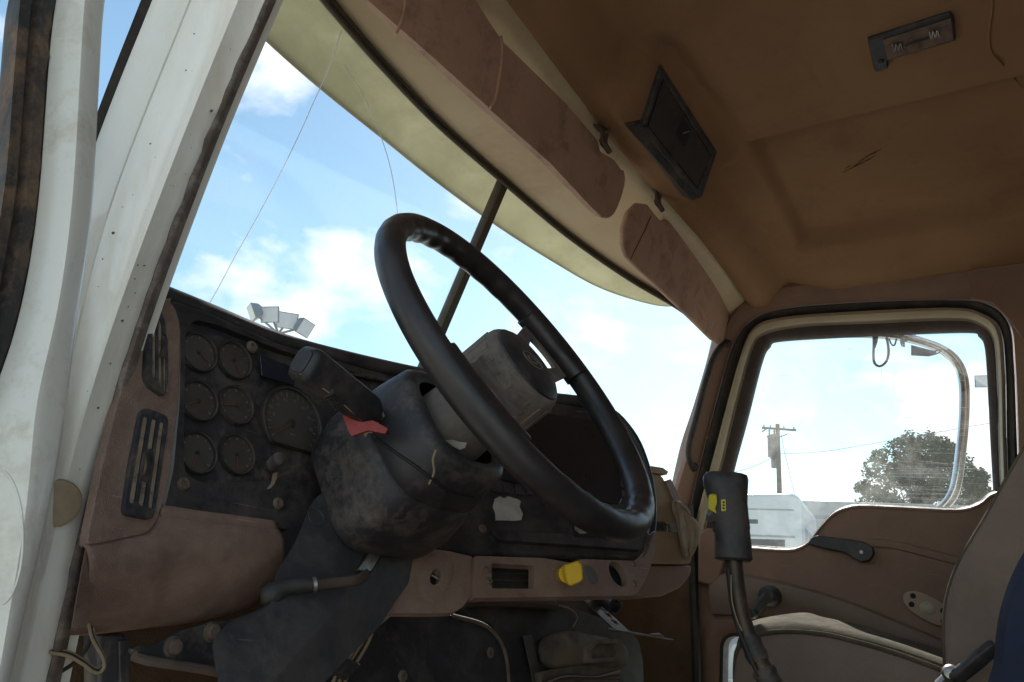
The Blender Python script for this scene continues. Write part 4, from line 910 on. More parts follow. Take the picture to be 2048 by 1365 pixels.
wr = thing('wire_loop', 'loop of pale wires hanging below the left knee panel', 'wires', V(170, 1300, AX(1, .79)))
for k, o_ in enumerate((0, 4, 8)):
    pts = [(100, 1306-o_*.5), (135, 1312-o_), (165, 1328-o_), (185, 1343-o_), (198, 1346-o_), (208, 1335-o_), (205+o_*.4, 1315), (192+o_*.6, 1292), (182+o_*.7, 1272), (176+o_, 1240)]
    v, f = g_tube(curve(pts, AX(1, .785+.003*k), 40), .0017, 6); mesh('wire', v, f, WIRE if k != 1 else material('dark_wire', (.04, .035, .03), None, .6), wr)
v, f = g_tube(curve([(120, 1345), (150, 1325), (175, 1295), (182, 1270)], AX(1, .80), 20), .0022, 6); mesh('wire', v, f, RUB, wr)
box('left_kick_panel', (-.96, .90, .0), (-.55, .93, .44), CARPET, kind='structure', label='brown carpeted panel behind the wires in the left footwell')
# wiring harness beside the column cover
hn = thing('wiring_harness', 'dusty bundle of taped wires hanging under the steering column', 'wires', V(720, 1310, AX(1, .75)))
for k in range(7):
    x = 745-k*4; pts = [(x+6, 1235+k*3), (x-4, 1275), (x-22+random.uniform(-4, 4), 1310), (x-45, 1345), (x-75, 1400)]
    v, f = g_tube(curve(pts, AX(1, .765+.004*(k % 3)), 24), random.uniform(.0014, .0024), 6); mesh('wire', v, f, (WIRE, RUB, DUSTPATCH)[k % 3], hn)
slab('connector', [(668, 1345), (700, 1318), (722, 1330), (692, 1362)], AX(1, .755), .02, BLACKD, hn, rc=.002, bevel=.002)
# black lower panel with dusty screws
UP_ = PLN((-.4, .80, .38), (-.1, -1, .18))
lp = thing('lower_dash_panel', 'speckled black lower dash panel with dusty screws', 'panel', V(880, 1320, UP_))
v, f = g_prism(rnd(VS([(790, 1226), (860, 1220), (915, 1234), (960, 1246), (990, 1264), (1008, 1292), (1018, 1330), (1024, 1480), (560, 1480), (650, 1370), (720, 1285)], UP_), .01), UP_.n, .03)
mesh('panel', v, f, material('speckled_black', (.02, .02, .024), (.014, .014, .017), .45, scale=10, dust=.55, dcol=(.13, .105, .085), dscale=22, dlo=.5, dhi=.8), lp, bevel=.005)
v, f = g_tube(curve([(905, 1232), (960, 1247), (988, 1266), (1006, 1295), (1015, 1335), (1022, 1440)], off(UP_, .001), 30), .0035, 8); mesh('panel_lip', v, f, material('dusty_edge', (.17, .12, .10), (.10, .075, .065), .8, scale=40), lp)
for px in ((980, 1306), (805, 1353)): screw(px, UP_, .0085, .0, lp)
# heater housing with broken duct
HP2 = PLN((0, .86, .40), (-.12, -1, .15))
hv_ = thing('heater_housing', 'black dusty heater housing with an open broken duct mouth', 'heater', V(1150, 1300, HP2))
v, f = g_prism(rnd(VS([(925, 1206), (1062, 1202), (1140, 1214), (1205, 1238), (1262, 1262), (1278, 1285), (1286, 1320), (1292, 1500), (1000, 1500), (1008, 1300), (985, 1250), (940, 1238)], HP2), .01), HP2.n, .16); mesh('housing', v, f, BLACK, hv_, bevel=.006)
v, f = g_tube(curve([(925, 1205), (1000, 1203), (1090, 1208), (1110, 1214)], off(HP2, .012), 12), .011, 8); mesh('cross_tube', v, f, material('dusty_tube', (.13, .095, .075), (.09, .065, .05), .8, scale=20, dust=.5, dcol=(.05, .05, .055), dscale=12), hv_)
DU = material('dusty_duct', (.24, .175, .13), (.07, .06, .055), .8, scale=16, dust=.5, dcol=(.22, .17, .13), dscale=14)
v, f = g_puff(cr_curve(VS([(1078, 1285), (1095, 1270), (1135, 1262), (1180, 1270), (1230, 1282), (1250, 1300), (1246, 1335), (1200, 1340), (1160, 1332), (1110, 1340), (1082, 1325)], off(HP2, .004)), 40, True), HP2.n, .035, .01, 7, 2.2); mesh('duct_body', v, f, DU, hv_)
dm_o = rnd(VS([(1172, 1296), (1192, 1280), (1240, 1278), (1246, 1286), (1238, 1322), (1176, 1326)], off(HP2, .046)), .003); dm_i = rnd(VS([(1182, 1300), (1196, 1288), (1232, 1287), (1236, 1292), (1229, 1314), (1184, 1318)], off(HP2, .046)), .003)
v, f = g_plate(dm_o, [dm_i], HP2.n, .03); mesh('duct_mouth', v, f, DU, hv_, bevel=.001)
v, f = g_prism([p-HP2.n*.012 for p in dm_i], HP2.n, .002); mesh('duct_throat', v, f, DARK, hv_)
slab('duct_shelf', [(1080, 1345), (1150, 1330), (1240, 1330), (1235, 1400), (1090, 1420)], off(HP2, .02), .02, DU, hv_, rc=.004, bevel=.002)
slab('steel_strip', [(1047, 1272), (1064, 1270), (1082, 1350), (1098, 1480), (1078, 1480), (1064, 1350)], off(HP2, .006), .003, material('scuffed_strip', (.10, .09, .085), (.05, .048, .05), .5, scale=30, dust=.5), hv_, bevel=.001)
v, f = g_tube(curve([(1100, 1208), (1135, 1216), (1152, 1228), (1154, 1240), (1146, 1254)], off(HP2, .006), 20), .0018, 6); mesh('wire', v, f, WIRE, hv_)
for k in range(4):
    v, f = g_tube(curve([(1085, 1365+k*5), (1130, 1350+k*3), (1190, 1352+k*2), (1240, 1335+k*8)], off(HP2, .045), 20), .002, 6); mesh('wire', v, f, (RUB, WIRE, RUB, RUST)[k], hv_)
# bright steel bracket with slots sticking out on the right
sb = thing('steel_bracket', 'bright slotted steel bracket with a long rod end below the switch strip', 'bracket', V(1230, 1245, AX(1, .74)))
BP2 = PLN(V(1230, 1240, AX(1, .745)), (-.3, -1, .5))
holes = [rnd(VS([(x, y), (x+12, y+4), (x+19, y+13), (x+9, y+9)], BP2), .002, 3) for x, y in ((1195, 1212), (1207, 1224), (1220, 1238))]
v, f = g_plate(rnd(VS([(1163, 1196), (1182, 1196), (1232, 1238), (1258, 1262), (1262, 1268), (1226, 1256)], BP2), .002), holes, BP2.n, .003); mesh('slotted_plate', v, f, STEEL, sb, bevel=.0006)
v, f = g_tube([V(1215, 1258, BP2), V(1258, 1265, BP2), V(1300, 1272, BP2), V(1346, 1280, BP2)], [.0022, .0022, .0018, .0012], 8); mesh('rod', v, f, STEEL, sb)
v, f = g_tube([V(1300, 1270, BP2), V(1318, 1270, BP2), V(1325, 1274, BP2)], [.003, .004, .003], 8); mesh('rod_end', v, f, STEEL, sb)
cy = thing('cable_connector', 'short dark threaded connector under the right end of the switch strip', 'connector', V(1215, 1205, AX(1, .75)))
c0, c1 = V(1192, 1190, AX(1, .79)), V(1231, 1213, AX(1, .72)); cd = (c1-c0).normalized(); Lc_ = (c1-c0).length
pr = []
for k in range(7): pr += [(.0125, Lc_*k/9), (.0135, Lc_*(k+.4)/9)]
v, f = g_lathe([(.011, -.01)]+pr+[(.016, Lc_*.78), (.0165, Lc_), (.012, Lc_*1.01), (.011, Lc_*.8), (.0001, Lc_*.8)], c0, cd, 20); mesh('connector_body', v, f, BLACKD, cy)
# work glove tucked in the passenger dash
wg = thing('work_glove', 'crumpled pale work glove hanging from the passenger dash', 'glove', V(1372, 1060, off(PP, .03)))
G0 = off(PP, .012)
v, f = g_puff(cr_curve(VS([(1346, 1000), (1358, 1003), (1366, 1013), (1376, 1030), (1391, 1042), (1396, 1062), (1394, 1085), (1386, 1108), (1376, 1119), (1367, 1112), (1362, 1090), (1357, 1060), (1352, 1035), (1345, 1018)], G0), 44, True), PP.n, .022, .012, 7, 2.0); gb = mesh('glove_body', v, f, GLOVE, wg)
for pts, r in (([(1354, 1008), (1362, 1030), (1366, 1060), (1370, 1095), (1374, 1112)], .0075), ([(1362, 1018), (1374, 1040), (1382, 1065), (1382, 1095), (1379, 1110)], .008), ([(1372, 1030), (1388, 1048), (1392, 1070), (1388, 1095)], .007), ([(1350, 1002), (1362, 1012), (1372, 1018), (1380, 1030)], .006)):
    c_ = cr_curve(VS(pts, off(PP, .030)), 20); v, f = g_tube(c_, [r*(.55+.6*math.sin(math.pi*(k+1)/21)) for k in range(20)], 10); mesh('finger_fold', v, f, GLOVE, wg)

# plug and embossed ring on the white metal
PO = ON(bpy.data.objects['pillar'], .001, .9); pn_ = on_nrm(bpy.data.objects['pillar'], (125, 1000))
q = V(112, 1008, PO); v, f = g_lathe([(.0001, .003), (.019, .003), (.0225, .0015), (.024, -.004)], q, (pn_+FACE*.8).normalized(), 28); mesh('hole_plug', v, f, material('stained_plug', (.34, .27, .18), (.22, .16, .1), .6, scale=30, dust=.5), pil, label='round stained plug in the white pillar')
DO = ON(bpy.data.objects['door_frame'], .0, .7)
ring_ = [V(-2+48*math.cos(k*math.pi/20), 1075+135*math.sin(k*math.pi/20), DO) for k in range(-9, 10)]
v, f = g_tube(ring_, .0009, 6); mesh('embossed_ring', v, f, WHITEOLD, drv)
# ------------------------------------------------------------------ gear lever
gv = thing('gear_lever', 'tall black gear lever grip with yellow range switch on a rusty bent shaft', 'gear lever', V(1540, 1365, AX(0, .0)))
GX = AX(0, 0.0)
def w2(px_): return px_*(V(1460, 1050, GX)-O).dot(D)/FPX
gp = [(1450, 948), (1450, 953), (1451, 965), (1454, 985), (1457, 1010), (1460, 1035), (1463, 1060), (1464, 1064), (1466, 1090), (1467, 1118), (1467, 1122)]
gw = [(38, 26), (44, 30), (45.5, 31), (41, 30), (37, 29), (36, 29), (36, 30), (34, 30), (35, 31), (36, 32), (32, 28)]
rr_ = (RT-D*.15).normalized()
v, f = g_sq([V(x, y, GX) for x, y in gp], [(w2(a), w2(b)) for a, b in gw], rr_, 2.6, 32); gg = mesh('grip', v, f, BLACK, gv)
GO = ON(gg, .0015, 1.5)
slab('range_switch', [(1417, 994), (1422, 990), (1433, 991), (1434, 1006), (1430, 1018), (1435, 1030), (1428, 1025), (1417, 1018)], PLN(V(1440, 1005, GX)+FACE*.035, FACE+RT*-.3), .02, YEL2, gv, rc=.002, bevel=.002)
GP2 = PLN(V(1447, 1010, ON(gg, .0012, 1.5)), on_nrm(gg, (1447, 1010)))
slab('range_label', [(1442, 1000), (1451, 999), (1452, 1022), (1443, 1023)], GP2, .001, YEL2, gv, rc=.001, bevel=0)
for k in range(3): slab('label_print', [(1445, 1003+k*6), (1449, 1003+k*6), (1449.5, 1007+k*6), (1445.5, 1007+k*6)], off(GP2, .0004), .0003, DARK, gv, bevel=0)
slab('switch_guard', [(1418, 1032), (1428, 1026), (1436, 1034), (1436, 1044), (1416, 1046)], PLN(V(1430, 1036, GX)+FACE*.03, FACE), .02, BLACK, gv, rc=.002, bevel=.002)
sp2 = cr_curve([V(x, y, GX) for x, y in [(1467, 1118), (1471, 1160), (1477, 1205), (1488, 1250), (1504, 1290), (1522, 1330), (1550, 1385), (1600, 1480)]], 46)
v, f = g_tube(sp2, [w2(17)+.0006*noise.noise(Vector((k*.6, 0, 1))) for k in range(46)], 16); mesh('shaft', v, f, material('rusty_shaft', (.10, .065, .045), (.05, .042, .04), .45, scale=14, metal=.5, dust=.6, dcol=(.22, .16, .12), dscale=18), gv)
for i0, i1, rr in ((20, 27, 21), (28, 33, 23), (34, 46, 25)):
    v, f = g_tube(sp2[i0:i1], [w2(rr)*(.96+.06*math.sin(k*1.9)) for k in range(i1-i0)], 14); mesh('tape_wrap', v, f, BLACKD, gv)
v, f = g_tube([p+RT*-.014+FACE*.012 for p in sp2[2:30]], .004, 8); mesh('air_line', v, f, RUB, gv)
v, f = g_tube(cr_curve(VS([(1462, 1150), (1464, 1200), (1474, 1240), (1484, 1262)], AX(0, -.03)), 20), .0012, 6); mesh('cable_tie', v, f, WIRE, gv)

# ------------------------------------------------------------------ seats
st = thing('passenger_seat', 'brown vinyl and woven fabric passenger seat lit along its front edge', 'seat', (.46, .25, 0))
En = curve([(1472, 1420), (1471, 1330), (1479, 1296), (1505, 1277), (1560, 1267), (1640, 1271), (1720, 1289), (1800, 1313), (1890, 1346), (1960, 1374)], AX(0, .22), 60)
Ef = curve([(1478, 1400), (1478, 1300), (1486, 1268), (1508, 1255), (1555, 1245), (1612, 1239), (1648, 1249), (1705, 1261), (1800, 1288), (1900, 1320), (1965, 1341)], AX(0, .70), 60)
bo = [Vector((p.x, p.y-.0, .12)) for p in En]
v, f = g_loft([[Vector((p.x+.02, p.y, .12)) for p in En], [p+Vector((-.012, 0, -.10)) for p in En], [p+Vector((-.012, 0, -.03)) for p in En], En]); mesh('side_bolster', v, f, SEATV, st)
rows = []
for t, h in ((0, 0), (.03, .012), (.12, .02), (.25, .010), (.5, .004), (.75, .010), (.9, .018), (.98, .008), (1, -.02), (1.02, -.10)):
    rows.append([a.lerp(b, t)+Vector((0, 0, h)) for a, b in zip(En, Ef)])
v, f = g_loft(rows); mesh('cushion', v, f, SEATF, st)
v, f = g_tube([p+Vector((-.002, 0, .003)) for p in En], .0045, 8); mesh('piping', v, f, SEATF, st)
fr_ = [En[0], Ef[0], Vector((Ef[0].x, Ef[0].y, .1)), Vector((En[0].x, En[0].y, .1))]
v, f = g_prism(fr_, (0, 1, 0), .02); mesh('seat_front', v, f, SEATV, st)
box('seat_base', (.26, -.2, .0), (.68, .42, .3), RUB, parent=st)
bq = cr_curve(VS([(1900, 1400), (1893, 1330), (1890, 1250), (1897, 1192), (1915, 1137), (1942, 1088), (1978, 1028), (2014, 962), (2062, 880), (2130, 780), (2240, 740), (2330, 800), (2340, 1100), (2250, 1400)], AX(0, .20)), 70, True)
v, f = g_puff(bq, XN, .018, .0, 5, 5); mesh('backrest_side', v, f, SEATV, st)
v, f = g_loft([bq, [p+Vector((.03, .012*0, 0)) for p in bq], [p+Vector((.45, 0, 0)) for p in bq], [p*.97+Vector((.50, 0, .02)) for p in bq]], True); mesh('backrest', v, f, SEATF, st)
v, f = g_tube(bq+[bq[0]], .0055, 8); mesh('backrest_piping', v, f, SEATF, st)
v, f = g_tube(bq+[bq[0]], .0015, 6); 
v, f = g_tube([p+Vector((-.006, 0, 0))+(sum(bq, Vector())/70-p).normalized()*.014 for p in bq]+[bq[0]+Vector((-.006, 0, 0))+(sum(bq, Vector())/70-bq[0]).normalized()*.014], .0016, 6); mesh('stitching', v, f, SEATF, st)
bu = thing('seat_belt_stalk', 'black seat belt stalk with a steel pivot beside the passenger seat', 'seat belt', V(1915, 1350, AX(0, .12)))
u0, u1 = V(1905, 1362, AX(0, .12)), V(1992, 1290, AX(0, .12)); tu = (u1-u0).normalized()
v, f = g_sq([u0.lerp(u1, k) for k in (0, .05, .5, .95, 1)], [(.008, .006), (.011, .008), (.012, .009), (.011, .008), (.008, .006)], tu.cross(FACE), 4, 20); mesh('stalk', v, f, BLACK, bu)
v, f = g_lathe([(.0001, .01), (.010, .008), (.014, 0), (.014, -.01)], V(1902, 1347, AX(0, .125)), (-1, 0, .2), 18); mesh('pivot', v, f, STEEL, bu)
v, f = g_tube([V(1902, 1347, AX(0, .14)), V(1880, 1368, AX(0, .14)), V(1860, 1400, AX(0, .14))], .008, 8); mesh('hinge_arm', v, f, STEEL, bu)
ds_ = thing('driver_seat', 'dark navy cloth driver seat back at the right edge of the cab', 'seat', (-.55, -.05, 0))
dq = cr_curve(VS([(1984, 1460), (1988, 1320), (1996, 1240), (2012, 1180), (2036, 1125), (2070, 1075), (2130, 1030), (2230, 1010), (2330, 1060), (2350, 1300), (2330, 1500)], AX(0, -.72)), 50, True)
v, f = g_loft([[p+(sum(dq, Vector())/50-p)*.99 for p in dq], [p+(sum(dq, Vector())/50-p)*.12+XN*.02 for p in dq], dq, [p+Vector((.05, 0, 0)) for p in dq], [p+Vector((.42, 0, 0)) for p in dq], [p+(sum(dq, Vector())/50-p)*.99+Vector((.44, 0, 0)) for p in dq]], True); mesh('backrest', v, f, NAVY, ds_)
box('seat_base', (-.72, -.5, .0), (-.32, -.08, .30), RUB, parent=ds_)

# ------------------------------------------------------------------ sun visors, clips, console, lamp
SV = PLN((0, .715, 1.49), (0, -1, -.185))
dv = thing('sun_visor', 'long worn brown sun visor with a padded pocket on the driver side', 'sun visor', V(1000, 100, SV), 'sun visors folded along the header')
dpx = [(560, -170), (640, -95), (738, 0), (860, 109), (970, 211), (1100, 326), (1185, 417), (1203, 433), (1222, 430), (1237, 400), (1247, 362), (1244, 342), (1228, 320), (1200, 303), (1196, 282), (1130, 205), (1000, 78), (956, 8), (905, -70), (860, -170)]
v, f = g_prism(rnd(VS(dpx, SV), .006), SV.n, .016); mesh('visor_board', v, f, VISOR, dv, bevel=.006, seg=3)
ppx = [(560, -170), (640, -95), (736, 1), (858, 108), (978, 216), (986, 205), (1000, 140), (1004, 96), (1000, 76), (956, 10), (905, -68), (860, -170)]
v, f = g_prism(rnd(VS(ppx, off(SV, .008)), .006), SV.n, .008); mesh('pocket', v, f, VISOR, dv, bevel=.004, seg=3)
v, f = g_tube(curve([(980, 216), (990, 200), (1001, 140), (1004, 95), (1001, 72)], off(SV, .009), 20), .0035, 8); mesh('pocket_welt', v, f, VISOR, dv)
v, f = g_tube(curve([(815, -40), (806, 30), (795, 60), (790, 68)], off(SV, .009), 20), .003, 8); mesh('pocket_welt', v, f, VISOR, dv)
v, f = g_tube(curve(dpx[1:12], off(SV, -.006), 60), .004, 8); mesh('edge_welt', v, f, VISOR, dv)
pv = thing('sun_visor', 'short plain brown sun visor on the passenger side', 'sun visor', V(1370, 550, SV), 'sun visors folded along the header')
ppx = [(1276, 406), (1258, 424), (1248, 455), (1247, 490), (1256, 516), (1275, 536), (1350, 606), (1425, 680), (1440, 689), (1455, 682), (1472, 658), (1480, 632), (1480, 616), (1430, 553), (1350, 452), (1336, 440), (1322, 441), (1310, 428), (1296, 409)]
v, f = g_prism(rnd(VS(ppx, SV), .006), SV.n, .014); mesh('visor_board', v, f, VISOR, pv, bevel=.005, seg=3)
v, f = g_tube(curve([(1302, 432), (1290, 460), (1270, 500), (1261, 520)], off(SV, .0003), 16), .0012, 6); mesh('seam', v, f, RUB, pv)
for (x, y), lab, dx in (((1208, 277), 'metal clip holding the inner end of the driver sun visor', 0), ((1316, 398), 'metal clip holding the inner end of the passenger sun visor', 0), ((1490, 600), 'metal clip holding the outer end of the passenger sun visor by the door', 0)):
    cl = thing('visor_clip', lab, 'clip', V(x, y, SV), 'visor clips on the header')
    q = V(x, y, off(SV, .030 if x < 1400 else .004)); s_ = .8 if x > 1400 else 1.5
    v, f = g_sq([q+Z*.02*s_-SV.n*.02, q+Z*.012*s_, q, q-Z*.012*s_], [(.012*s_, .004), (.013*s_, .005), (.009*s_, .005), (.008*s_, .006)], W1, 3, 16); mesh('clip_body', v, f, RUST, cl)
    v, f = g_tube([q+W1*-.012*s_-Z*.010*s_+SV.n*.003, q+W1*.016*s_-Z*.014*s_+SV.n*.003], .0045*s_, 8); mesh('pivot_pin', v, f, RUST, cl)
    v, f = g_lathe([(.0001, .004), (.004, .003), (.005, 0)], q+Z*.010*s_+SV.n*.004, SV.n, 10); mesh('screw', v, f, SCREWM, cl)
oc = thing('overhead_console', 'dark dusty box with a latched lid mounted on the roof above the windshield', 'console', V(1340, 270, AX(2, 1.52)))
ca, cb, cc_ = V(1320, 130, AX(2, 1.575)), V(1250, 248, AX(2, 1.46)), V(1395, 400, AX(2, 1.45))
cn = (cb-ca).cross(cc_-ca).normalized(); cn = cn if cn.dot(O-ca) > 0 else -cn
KP = PLN(ca, cn)
CON = material('console_plastic', (.034, .036, .036), (.022, .022, .023), .6, scale=8, dust=.75, dcol=(.16, .125, .10), dscale=12, dlo=.46, dhi=.72)
LID = material('console_lid', (.036, .032, .030), (.027, .024, .023), .6, scale=8, grain=.0003, gscale=600, dust=.35, dcol=(.12, .09, .07), dscale=10)
v, f = g_prism(rnd(VS([(1321, 128), (1434, 304), (1404, 394), (1384, 402), (1250, 248), (1284, 240)], KP), .004), KP.n, .05); mesh('console_body', v, f, CON, oc, bevel=.004)
fo_ = VS([(1322, 140), (1429, 306), (1398, 391), (1275, 250), (1289, 247)], off(KP, .010)); fi_ = VS([(1326, 158), (1424, 311), (1396, 378), (1284, 252), (1295, 250)], off(KP, .010))
v, f = g_ring(fo_, fi_, KP.n, .0102); mesh('console_rim', v, f, CON, oc, bevel=.002)
slab('lid', [(1327, 162), (1422, 312), (1394, 374), (1298, 254)], off(KP, .008), .008, LID, oc, rc=.003, bevel=.002)
slab('lid_edge', [(1282, 256), (1296, 254), (1392, 375), (1388, 388)], off(KP, .007), .007, CON, oc, rc=.002, bevel=.003)
slab('latch', [(1367, 234), (1383, 262), (1370, 294), (1352, 270)], off(KP, .0095), .003, DARK, oc, rc=.002, bevel=.001)
v, f = g_tube([V(1366, 267, off(KP, .011)), V(1378, 263, off(KP, .011))], .0014, 6); mesh('latch_catch', v, f, STEEL, oc)
slab('latch_strip', [(1352, 273), (1369, 297), (1357, 328), (1341, 312)], off(KP, .0088), .002, LID, oc, rc=.001, bevel=.001)
dl_ = thing('dome_lamp', 'broken dome lamp base with its lens missing on the brown headliner', 'ceiling lamp', V(1830, 85, AX(2, 1.55)))
DLP = PLN(V(1822, 85, ON(ceil, .012, 2.0)), (0, 0, -1))
slab('lamp_base', [(1735, 81), (1900, 27), (1908, 34), (1912, 82), (1776, 122), (1777, 137), (1753, 146), (1748, 140)], DLP, .02, material('lamp_black', (.02, .022, .028), (.04, .038, .036), .5, scale=25, dust=.6, dcol=(.13, .12, .10), dscale=18), dl_, rc=.004, bevel=.003)
LT = material('lamp_tray', (.20, .135, .095), (.14, .095, .07), .7, scale=25, dust=.5, dcol=(.05, .045, .045), dscale=25, dlo=.5, dhi=.65)
lo_, li_ = VS([(1766, 82), (1902, 38), (1907, 80), (1776, 121)], off(DLP, .003)), VS([(1773, 92), (1899, 51), (1903, 78), (1778, 117)], off(DLP, .003))
v, f = g_ring(lo_, li_, DLP.n, .003); mesh('tray_rim', v, f, LT, dl_, bevel=.001)
v, f = g_prism(li_, DLP.n, .002); mesh('tray', v, f, LT, dl_)
for x, y in ((1794, 96), (1868, 70)):
    c_ = curve([(x-9, y-8), (x-5, y+8), (x-1, y-8), (x+3, y+6), (x+7, y-10), (x+11, y+4)], off(DLP, .006), 30); v, f = g_tube(c_, .0016, 6); mesh('bulb_contact', v, f, STEEL, dl_)
v, f = g_tube([V(1812, 91, off(DLP, .005)), V(1858, 76, off(DLP, .005))], .0022, 8); mesh('terminal_bar', v, f, RUB, dl_)
for x0, y0 in ((1812, 103), (1838, 95), (1870, 85)):
    v, f = g_seg(V(x0, y0-6, off(DLP, .0035)), V(x0+1, y0+8, off(DLP, .0035)), Z, .001, .0006); mesh('tray_rib', v, f, LT, dl_)
v, f = g_lathe([(.0001, .003), (.003, .003), (.006, .001), (.0065, 0)], V(1762, 124, off(DLP, .001)), DLP.n, 12); mesh('lamp_switch', v, f, RUB, dl_)
# headliner seams and scuffs
CL = ON(ceil, .0005, 2)
v, f = g_tube(cr_curve(VS([(1985, -40), (1984, 20), (1978, 70), (1983, 105), (2005, 130), (2030, 160), (2060, 190)], CL), 40), .0022, 6); mesh('headliner_seam', v, f, CEIL, ceil)
mb = MB()
for k in range(9):
    x, y = 1680+random.uniform(0, 60), 345-random.uniform(-6, 6); x1 = x+random.uniform(12, 34); y = 346-(x-1680)*.55+random.uniform(-4, 5)
    mb.add(*g_tube(VS([(x, y), ((x+x1)/2, y-(x1-x)*.25), (x1, y-(x1-x)*.55)], CL), [.0004, .0016, .0004], 5))
mb.build('scuff_mark', material('scuff_dark', (.07, .045, .032), (.05, .035, .025), .9), ceil, kind='stuff')

# ------------------------------------------------------------------ outside: mirror bracket on the passenger side
mbk = thing('mirror_bracket', 'chrome tube mirror bracket with a hanging black cable outside the passenger window', 'mirror bracket', V(1900, 850, AX(0, 1.3)))
MX = AX(0, 1.30)
mp1 = curve([(1660, 668), (1730, 668), (1790, 672), (1840, 683), (1885, 700), (1913, 726), (1927, 765), (1928, 830), (1922, 900), (1914, 960), (1903, 995), (1880, 1020), (1840, 1045)], MX, 60)
v, f = g_tube(mp1, .0150, 12); mesh('tube', v, f, CHROME, mbk)
mp2 = [p+Vector((.012, .006, .004)) for p in mp1]
v, f = g_tube([p+Vector((-.012, -.012, 0)) for p in mp1[22:]], .004, 8); mesh('trim_strip', v, f, STEEL, mbk)
slab('mount_plate', [(1822, 690), (1872, 703), (1874, 708), (1858, 713), (1822, 711)], AX(0, 1.285), .004, GREYM, mbk, bevel=.001)
v, f = g_tube(curve([(1868, 703), (1880, 700), (1878, 706), (1864, 711)], AX(0, 1.285), 14), .0022, 6); mesh('hook', v, f, GREYM, mbk)
v, f = g_tube(curve([(1752, 672), (1748, 690), (1747, 715), (1750, 728), (1760, 733), (1772, 724), (1777, 708), (1776, 690), (1773, 676)], AX(0, 1.27), 36), .0042, 8); mesh('cable', v, f, RUB, mbk)
v, f = g_tube(curve([(1778, 678), (1783, 689), (1789, 691), (1793, 678)], AX(0, 1.27), 16), .003, 6); mesh('cable', v, f, RUB, mbk)
v, f = g_tube([V(1751, 668, AX(0, 1.27)), V(1750, 684, AX(0, 1.27)), V(1748, 696, AX(0, 1.27))], [.010, .008, .005], 10); mesh('cable_boot', v, f, RUB, mbk)
slab('clamp', [(1800, 668), (1808, 668), (1808, 690), (1800, 688)], AX(0, 1.28), .03, GREYM, mbk, bevel=.002)
slab('arm', [(1735, 660), (1830, 664), (1830, 672), (1735, 670)], AX(0, 1.31), .02, GREYM, mbk, bevel=.002)

# ------------------------------------------------------------------ yard: pole, trees, parked trucks, floodlights
def ground_at(p): return Vector((p.x, p.y, -1.2))
pt_ = V(1555, 849, DEP(32)); gpole = ground_at(pt_)
up_ = thing('utility_pole', 'wooden utility pole with a transformer and one crossarm behind the trucks', 'utility pole', gpole)
v, f = g_tube([gpole+(pt_-gpole)*k/8 for k in range(9)], [.14-.007*k for k in range(9)], 12); mesh('pole', v, f, WOOD, up_)
crx = RT.copy(); crx.z = 0; crx.normalize(); fw = Vector((-crx.y, crx.x, 0))
def pp_(px, py, t=32): return V(px, py, DEP(t))
v, f = g_seg(pp_(1524, 856), pp_(1592, 861), Z, .04, .04); mesh('crossarm', v, f, WOOD, up_)
v, f = g_seg(pp_(1536, 856), pp_(1524, 864), Z, .03, .03); mesh('arm_tip', v, f, GREYM, up_)
v, f = g_seg(pp_(1575, 868), pp_(1557, 876), Z, .02, .02); mesh('brace', v, f, GREYM, up_)
for x in (1528, 1541, 1568, 1588):
    q = pp_(x, 857+(x-1524)*.07); v, f = g_lathe([(.02, 0), (.03, .04), (.03, .07), (.015, .11), (.0001, .12)], q+Z*.05, Z, 10); mesh('insulator', v, f, GREYM, up_)
tq = pp_(1545, 915, 31.7); v, f = g_lathe([(.0001, -.02), (.15, 0), (.18, .02), (.18, .80), (.20, .82), (.20, .88), (.1, .97), (.0001, .98)], tq, Z, 20); mesh('transformer', v, f, material('transformer_paint', (.10, .11, .12), (.07, .08, .085), .5), up_)
for dx in (-.1, .1):
    v, f = g_lathe([(.03, 0), (.05, .05), (.03, .10), (.05, .15), (.03, .2), (.0001, .22)], tq+Z*.93+crx*dx, Z, 8); mesh('bushing', v, f, GREYM, up_)
v, f = g_lathe([(.0001, 0), (.13, .02), (.14, .5), (.0001, .52)], pp_(1549, 937, 31.8), Z, 12); mesh('switch_box', v, f, GREYM, up_)
v, f = g_seg(pp_(1549, 925, 31.8), pp_(1558, 905, 31.9), Z, .05, .05); mesh('bracket', v, f, GREYM, up_)
for pts, t in (([(1552, 908), (1600, 907), (1660, 902), (1720, 892), (1790, 880), (1990, 845)], 33), ([(1545, 915), (1515, 930), (1480, 942), (1420, 955)], 32), ([(1562, 868), (1568, 900), (1580, 950), (1592, 1005), (1600, 1060)], 31.5)):
    v, f = g_tube(cr_curve(VS(pts, DEP(t)), 30), .012, 5); mesh('wire', v, f, GREYM, up_)

